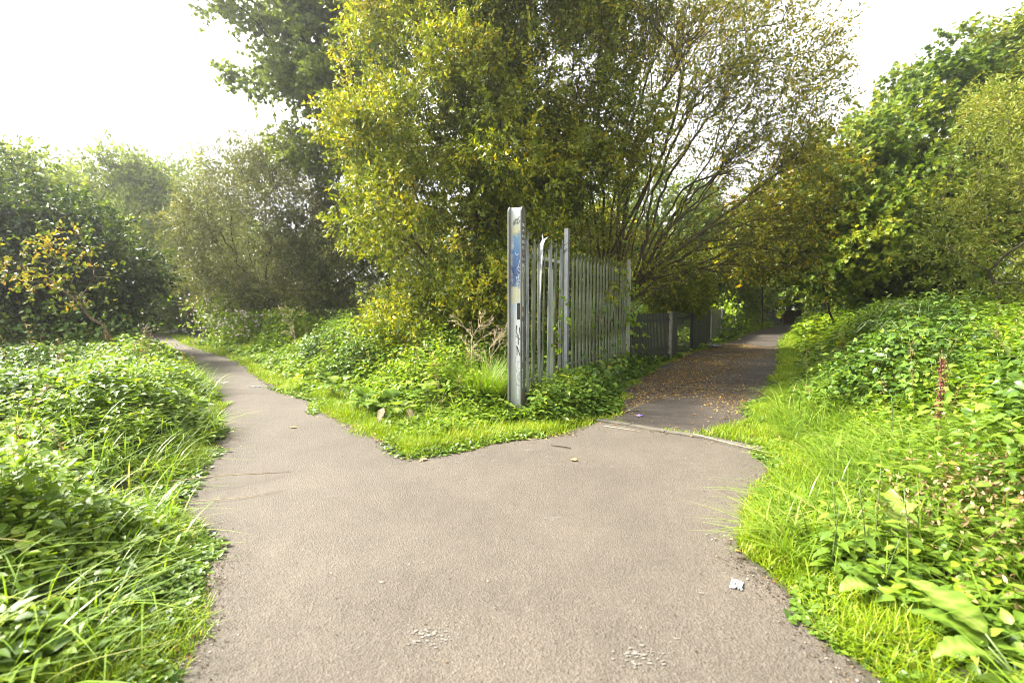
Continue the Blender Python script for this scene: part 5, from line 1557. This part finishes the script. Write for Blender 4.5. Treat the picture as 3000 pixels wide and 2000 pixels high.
# ------------------------------------------------------------------ litter and marks on the path
def twig(name, pts, rad, mat, label, cat, group=None):
    mb = MB(); pts = np.array(pts, float); tube(mb, pts - pts[0], rad, 5)
    return tag(mb.build(name, mat, loc=tuple(pts[0])), label, cat, group)
twig('straw_stem', [(2.08, 5.45, .05), (2.35, 5.1, .035), (2.65, 4.72, .03)], [.004, .005, .003], M['dead_stem'], 'long pale straw stem lying across the kerb end', 'straw', 'straws on the path')
twig('straw_stem', [(1.15, 5.95, .012), (1.42, 5.78, .012), (1.55, 5.68, .008)], [.004, .004, .003], M['dead_stem'], 'short straw stem lying near start of the kerb', 'straw', 'straws on the path')
twig('straw_stem', [(-2.75, 3.75, .12), (-2.4, 3.95, .10), (-2.0, 4.25, .02)], [.003, .004, .003], M['dead_stem'], 'straw stem poking from left bank onto the path', 'straw', 'straws on the path')
twig('straw_stem', [(-2.55, 3.55, .03), (-2.1, 3.7, .012), (-1.85, 3.85, .01)], [.003, .003, .002], M['dead_stem'], 'thin straw lying at edge of left bank', 'straw', 'straws on the path')
twig('stick', [(.42, 5.12, .01), (.52, 5.08, .012), (.62, 5.02, .01)], [.004, .006, .004], M['bark_dark'], 'small dark stick by the grass point', 'stick')

def splat(x, y, r_, seed, mat, asp=1.0, rot=0.0, z=.004, name='stain', parent=None, broken=False):
    r = np.random.default_rng(seed)
    mb = MB()
    blobs = 60 if broken else 1
    for b in range(blobs):
        cx, cyy = (r.normal(0, r_ * .5, 2) if broken else (0, 0))
        rb = r_ * (r.uniform(.02, .10) if broken else 1)
        k = 11; a_ = np.arange(k) / k * 6.283
        rr = rb * (1 + r.normal(0, .22, k))
        px = cx + rr * np.cos(a_); py = (cyy + rr * np.sin(a_)) * asp
        c, s = math.cos(rot), math.sin(rot)
        P = np.column_stack([px * c - py * s, px * s + py * c, np.full(k, 0.0)])
        P = np.concatenate([[[cx * c - cyy * asp * s, cx * s + cyy * asp * c, .0012]], P])
        mb.add(P, [[0, 1 + i, 1 + (i + 1) % k] for i in range(k)])
    return mb.build(name, mat, loc=(x, y, z))
marks = [((-.32, 4.80), .07, 1), ((.16, 4.98), .08, 2), ((-.15, 4.62), .07, 3), ((.38, 4.74), .06, 4), ((-.52, 4.56), .07, 5), ((.28, 3.35), .09, 6), ((-.36, 2.12), .11, 7), ((.55, 1.98), .11, 8), ((-1.45, 3.75), .06, 9),
         ((-.62, 3.05), .014, 10), ((1.0, 2.45), .014, 11), ((-.72, 2.55), .016, 12), ((.75, 2.1), .011, 14), ((-1.3, 2.9), .014, 17), ((.05, 4.1), .012, 18)]
for i, ((x, y), r_, sd_) in enumerate(marks):
    o = splat(x, y, r_, sd_, M['dropping'], random.uniform(.4, .8), random.uniform(-.5, .5), broken=(r_ > .05))
    tag(o, 'whitish dried stain on the grey path surface', 'stain', 'pale stains on the path')

def crumple(name, loc, size, seed, mat, label, cat, group=None, n=9):
    r = np.random.default_rng(seed)
    mb = MB()
    g = np.linspace(-1, 1, n)
    Xg, Yg = np.meshgrid(g, g)
    Z = np.abs(r.normal(0, .35, Xg.shape)) * (1 - .6 * np.maximum(np.abs(Xg), np.abs(Yg)) ** 2) + .04
    P = np.column_stack([(Xg + r.normal(0, .12, Xg.shape)).ravel() * size[0], (Yg + r.normal(0, .12, Xg.shape)).ravel() * size[1], Z.ravel() * size[2]])
    i = np.arange(n - 1)[:, None] * n + np.arange(n - 1)[None]
    mb.add(P, quads=np.stack([i, i + 1, i + n + 1, i + n], -1).reshape(-1, 4))
    return tag(mb.build(name, mat, loc=loc, smooth=False, rot=(0, 0, r.uniform(0, 6))), label, cat, group)
crumple('wrapper', (1.22, 2.52, .006), (.045, .03, .022), 2, M['plastic'], 'crumpled clear-white wrapper on the path by right grass edge', 'wrapper')
crumple('plastic_bag', (7.35, 17.6, .01), (.30, .18, .22), 3, M['plastic'], 'white plastic bag dumped at left edge of side path', 'bag', n=11)
crumple('plastic_bag', (6.9, 17.7, .01), (.16, .12, .14), 6, M['plastic'], 'smaller white bag scrap left of the plastic bag', 'bag', n=9)
crumple('wrapper', (1.75, 6.55, .004), (.05, .03, .03), 7, M['purple'], 'purple sweet wrapper lying just beyond the kerb', 'wrapper')
crumple('paper_scrap', (-4.75, 8.9, .004), (.10, .05, .03), 8, M['plastic'], 'white paper scrap along left path beside the wedge verge', 'paper')
crumple('paper_scrap', (-5.6, 9.35, .004), (.08, .04, .02), 9, M['plastic'], 'white paper scrap in middle of the left path', 'paper')
for k, (x, y, lab) in enumerate([(-2.75, 5.9, 'curled brown leaf alone on the left path'), (.62, 4.6, 'pale dry leaf lying on the open path before the kerb'), (-.85, 4.68, 'pinkish dry leaf at very tip of the grass point')]):
    mb = MB(); big_leaf(mb, (0, 0, .012), k * 2.1, .15, .10, .06, .6, .6, wav=.08, seed=k)
    tag(mb.build('dry_leaf', M['dry'], loc=(x, y, 0)), lab, 'dry leaf', 'single dry leaves')

# ------------------------------------------------------------------ added haze imitating a lens veil that glows towards the sun
hm = bpy.data.materials.new('autumn_haze'); hm.use_nodes = True
ht = hm.node_tree
ht.nodes.remove(ht.nodes["Principled BSDF"])
pv = ht.nodes.new("ShaderNodeVolumePrincipled")
pv.inputs['Color'].default_value = (.95, .96, .97, 1)
pv.inputs['Density'].default_value = .0016
pv.inputs['Anisotropy'].default_value = .78
ht.links.new(pv.outputs[0], ht.nodes["Material Output"].inputs['Volume'])
mb = MB().box((0, 0, 10), (2200, 2200, 24))
tag(mb.build('haze', hm, smooth=False), kind='stuff')
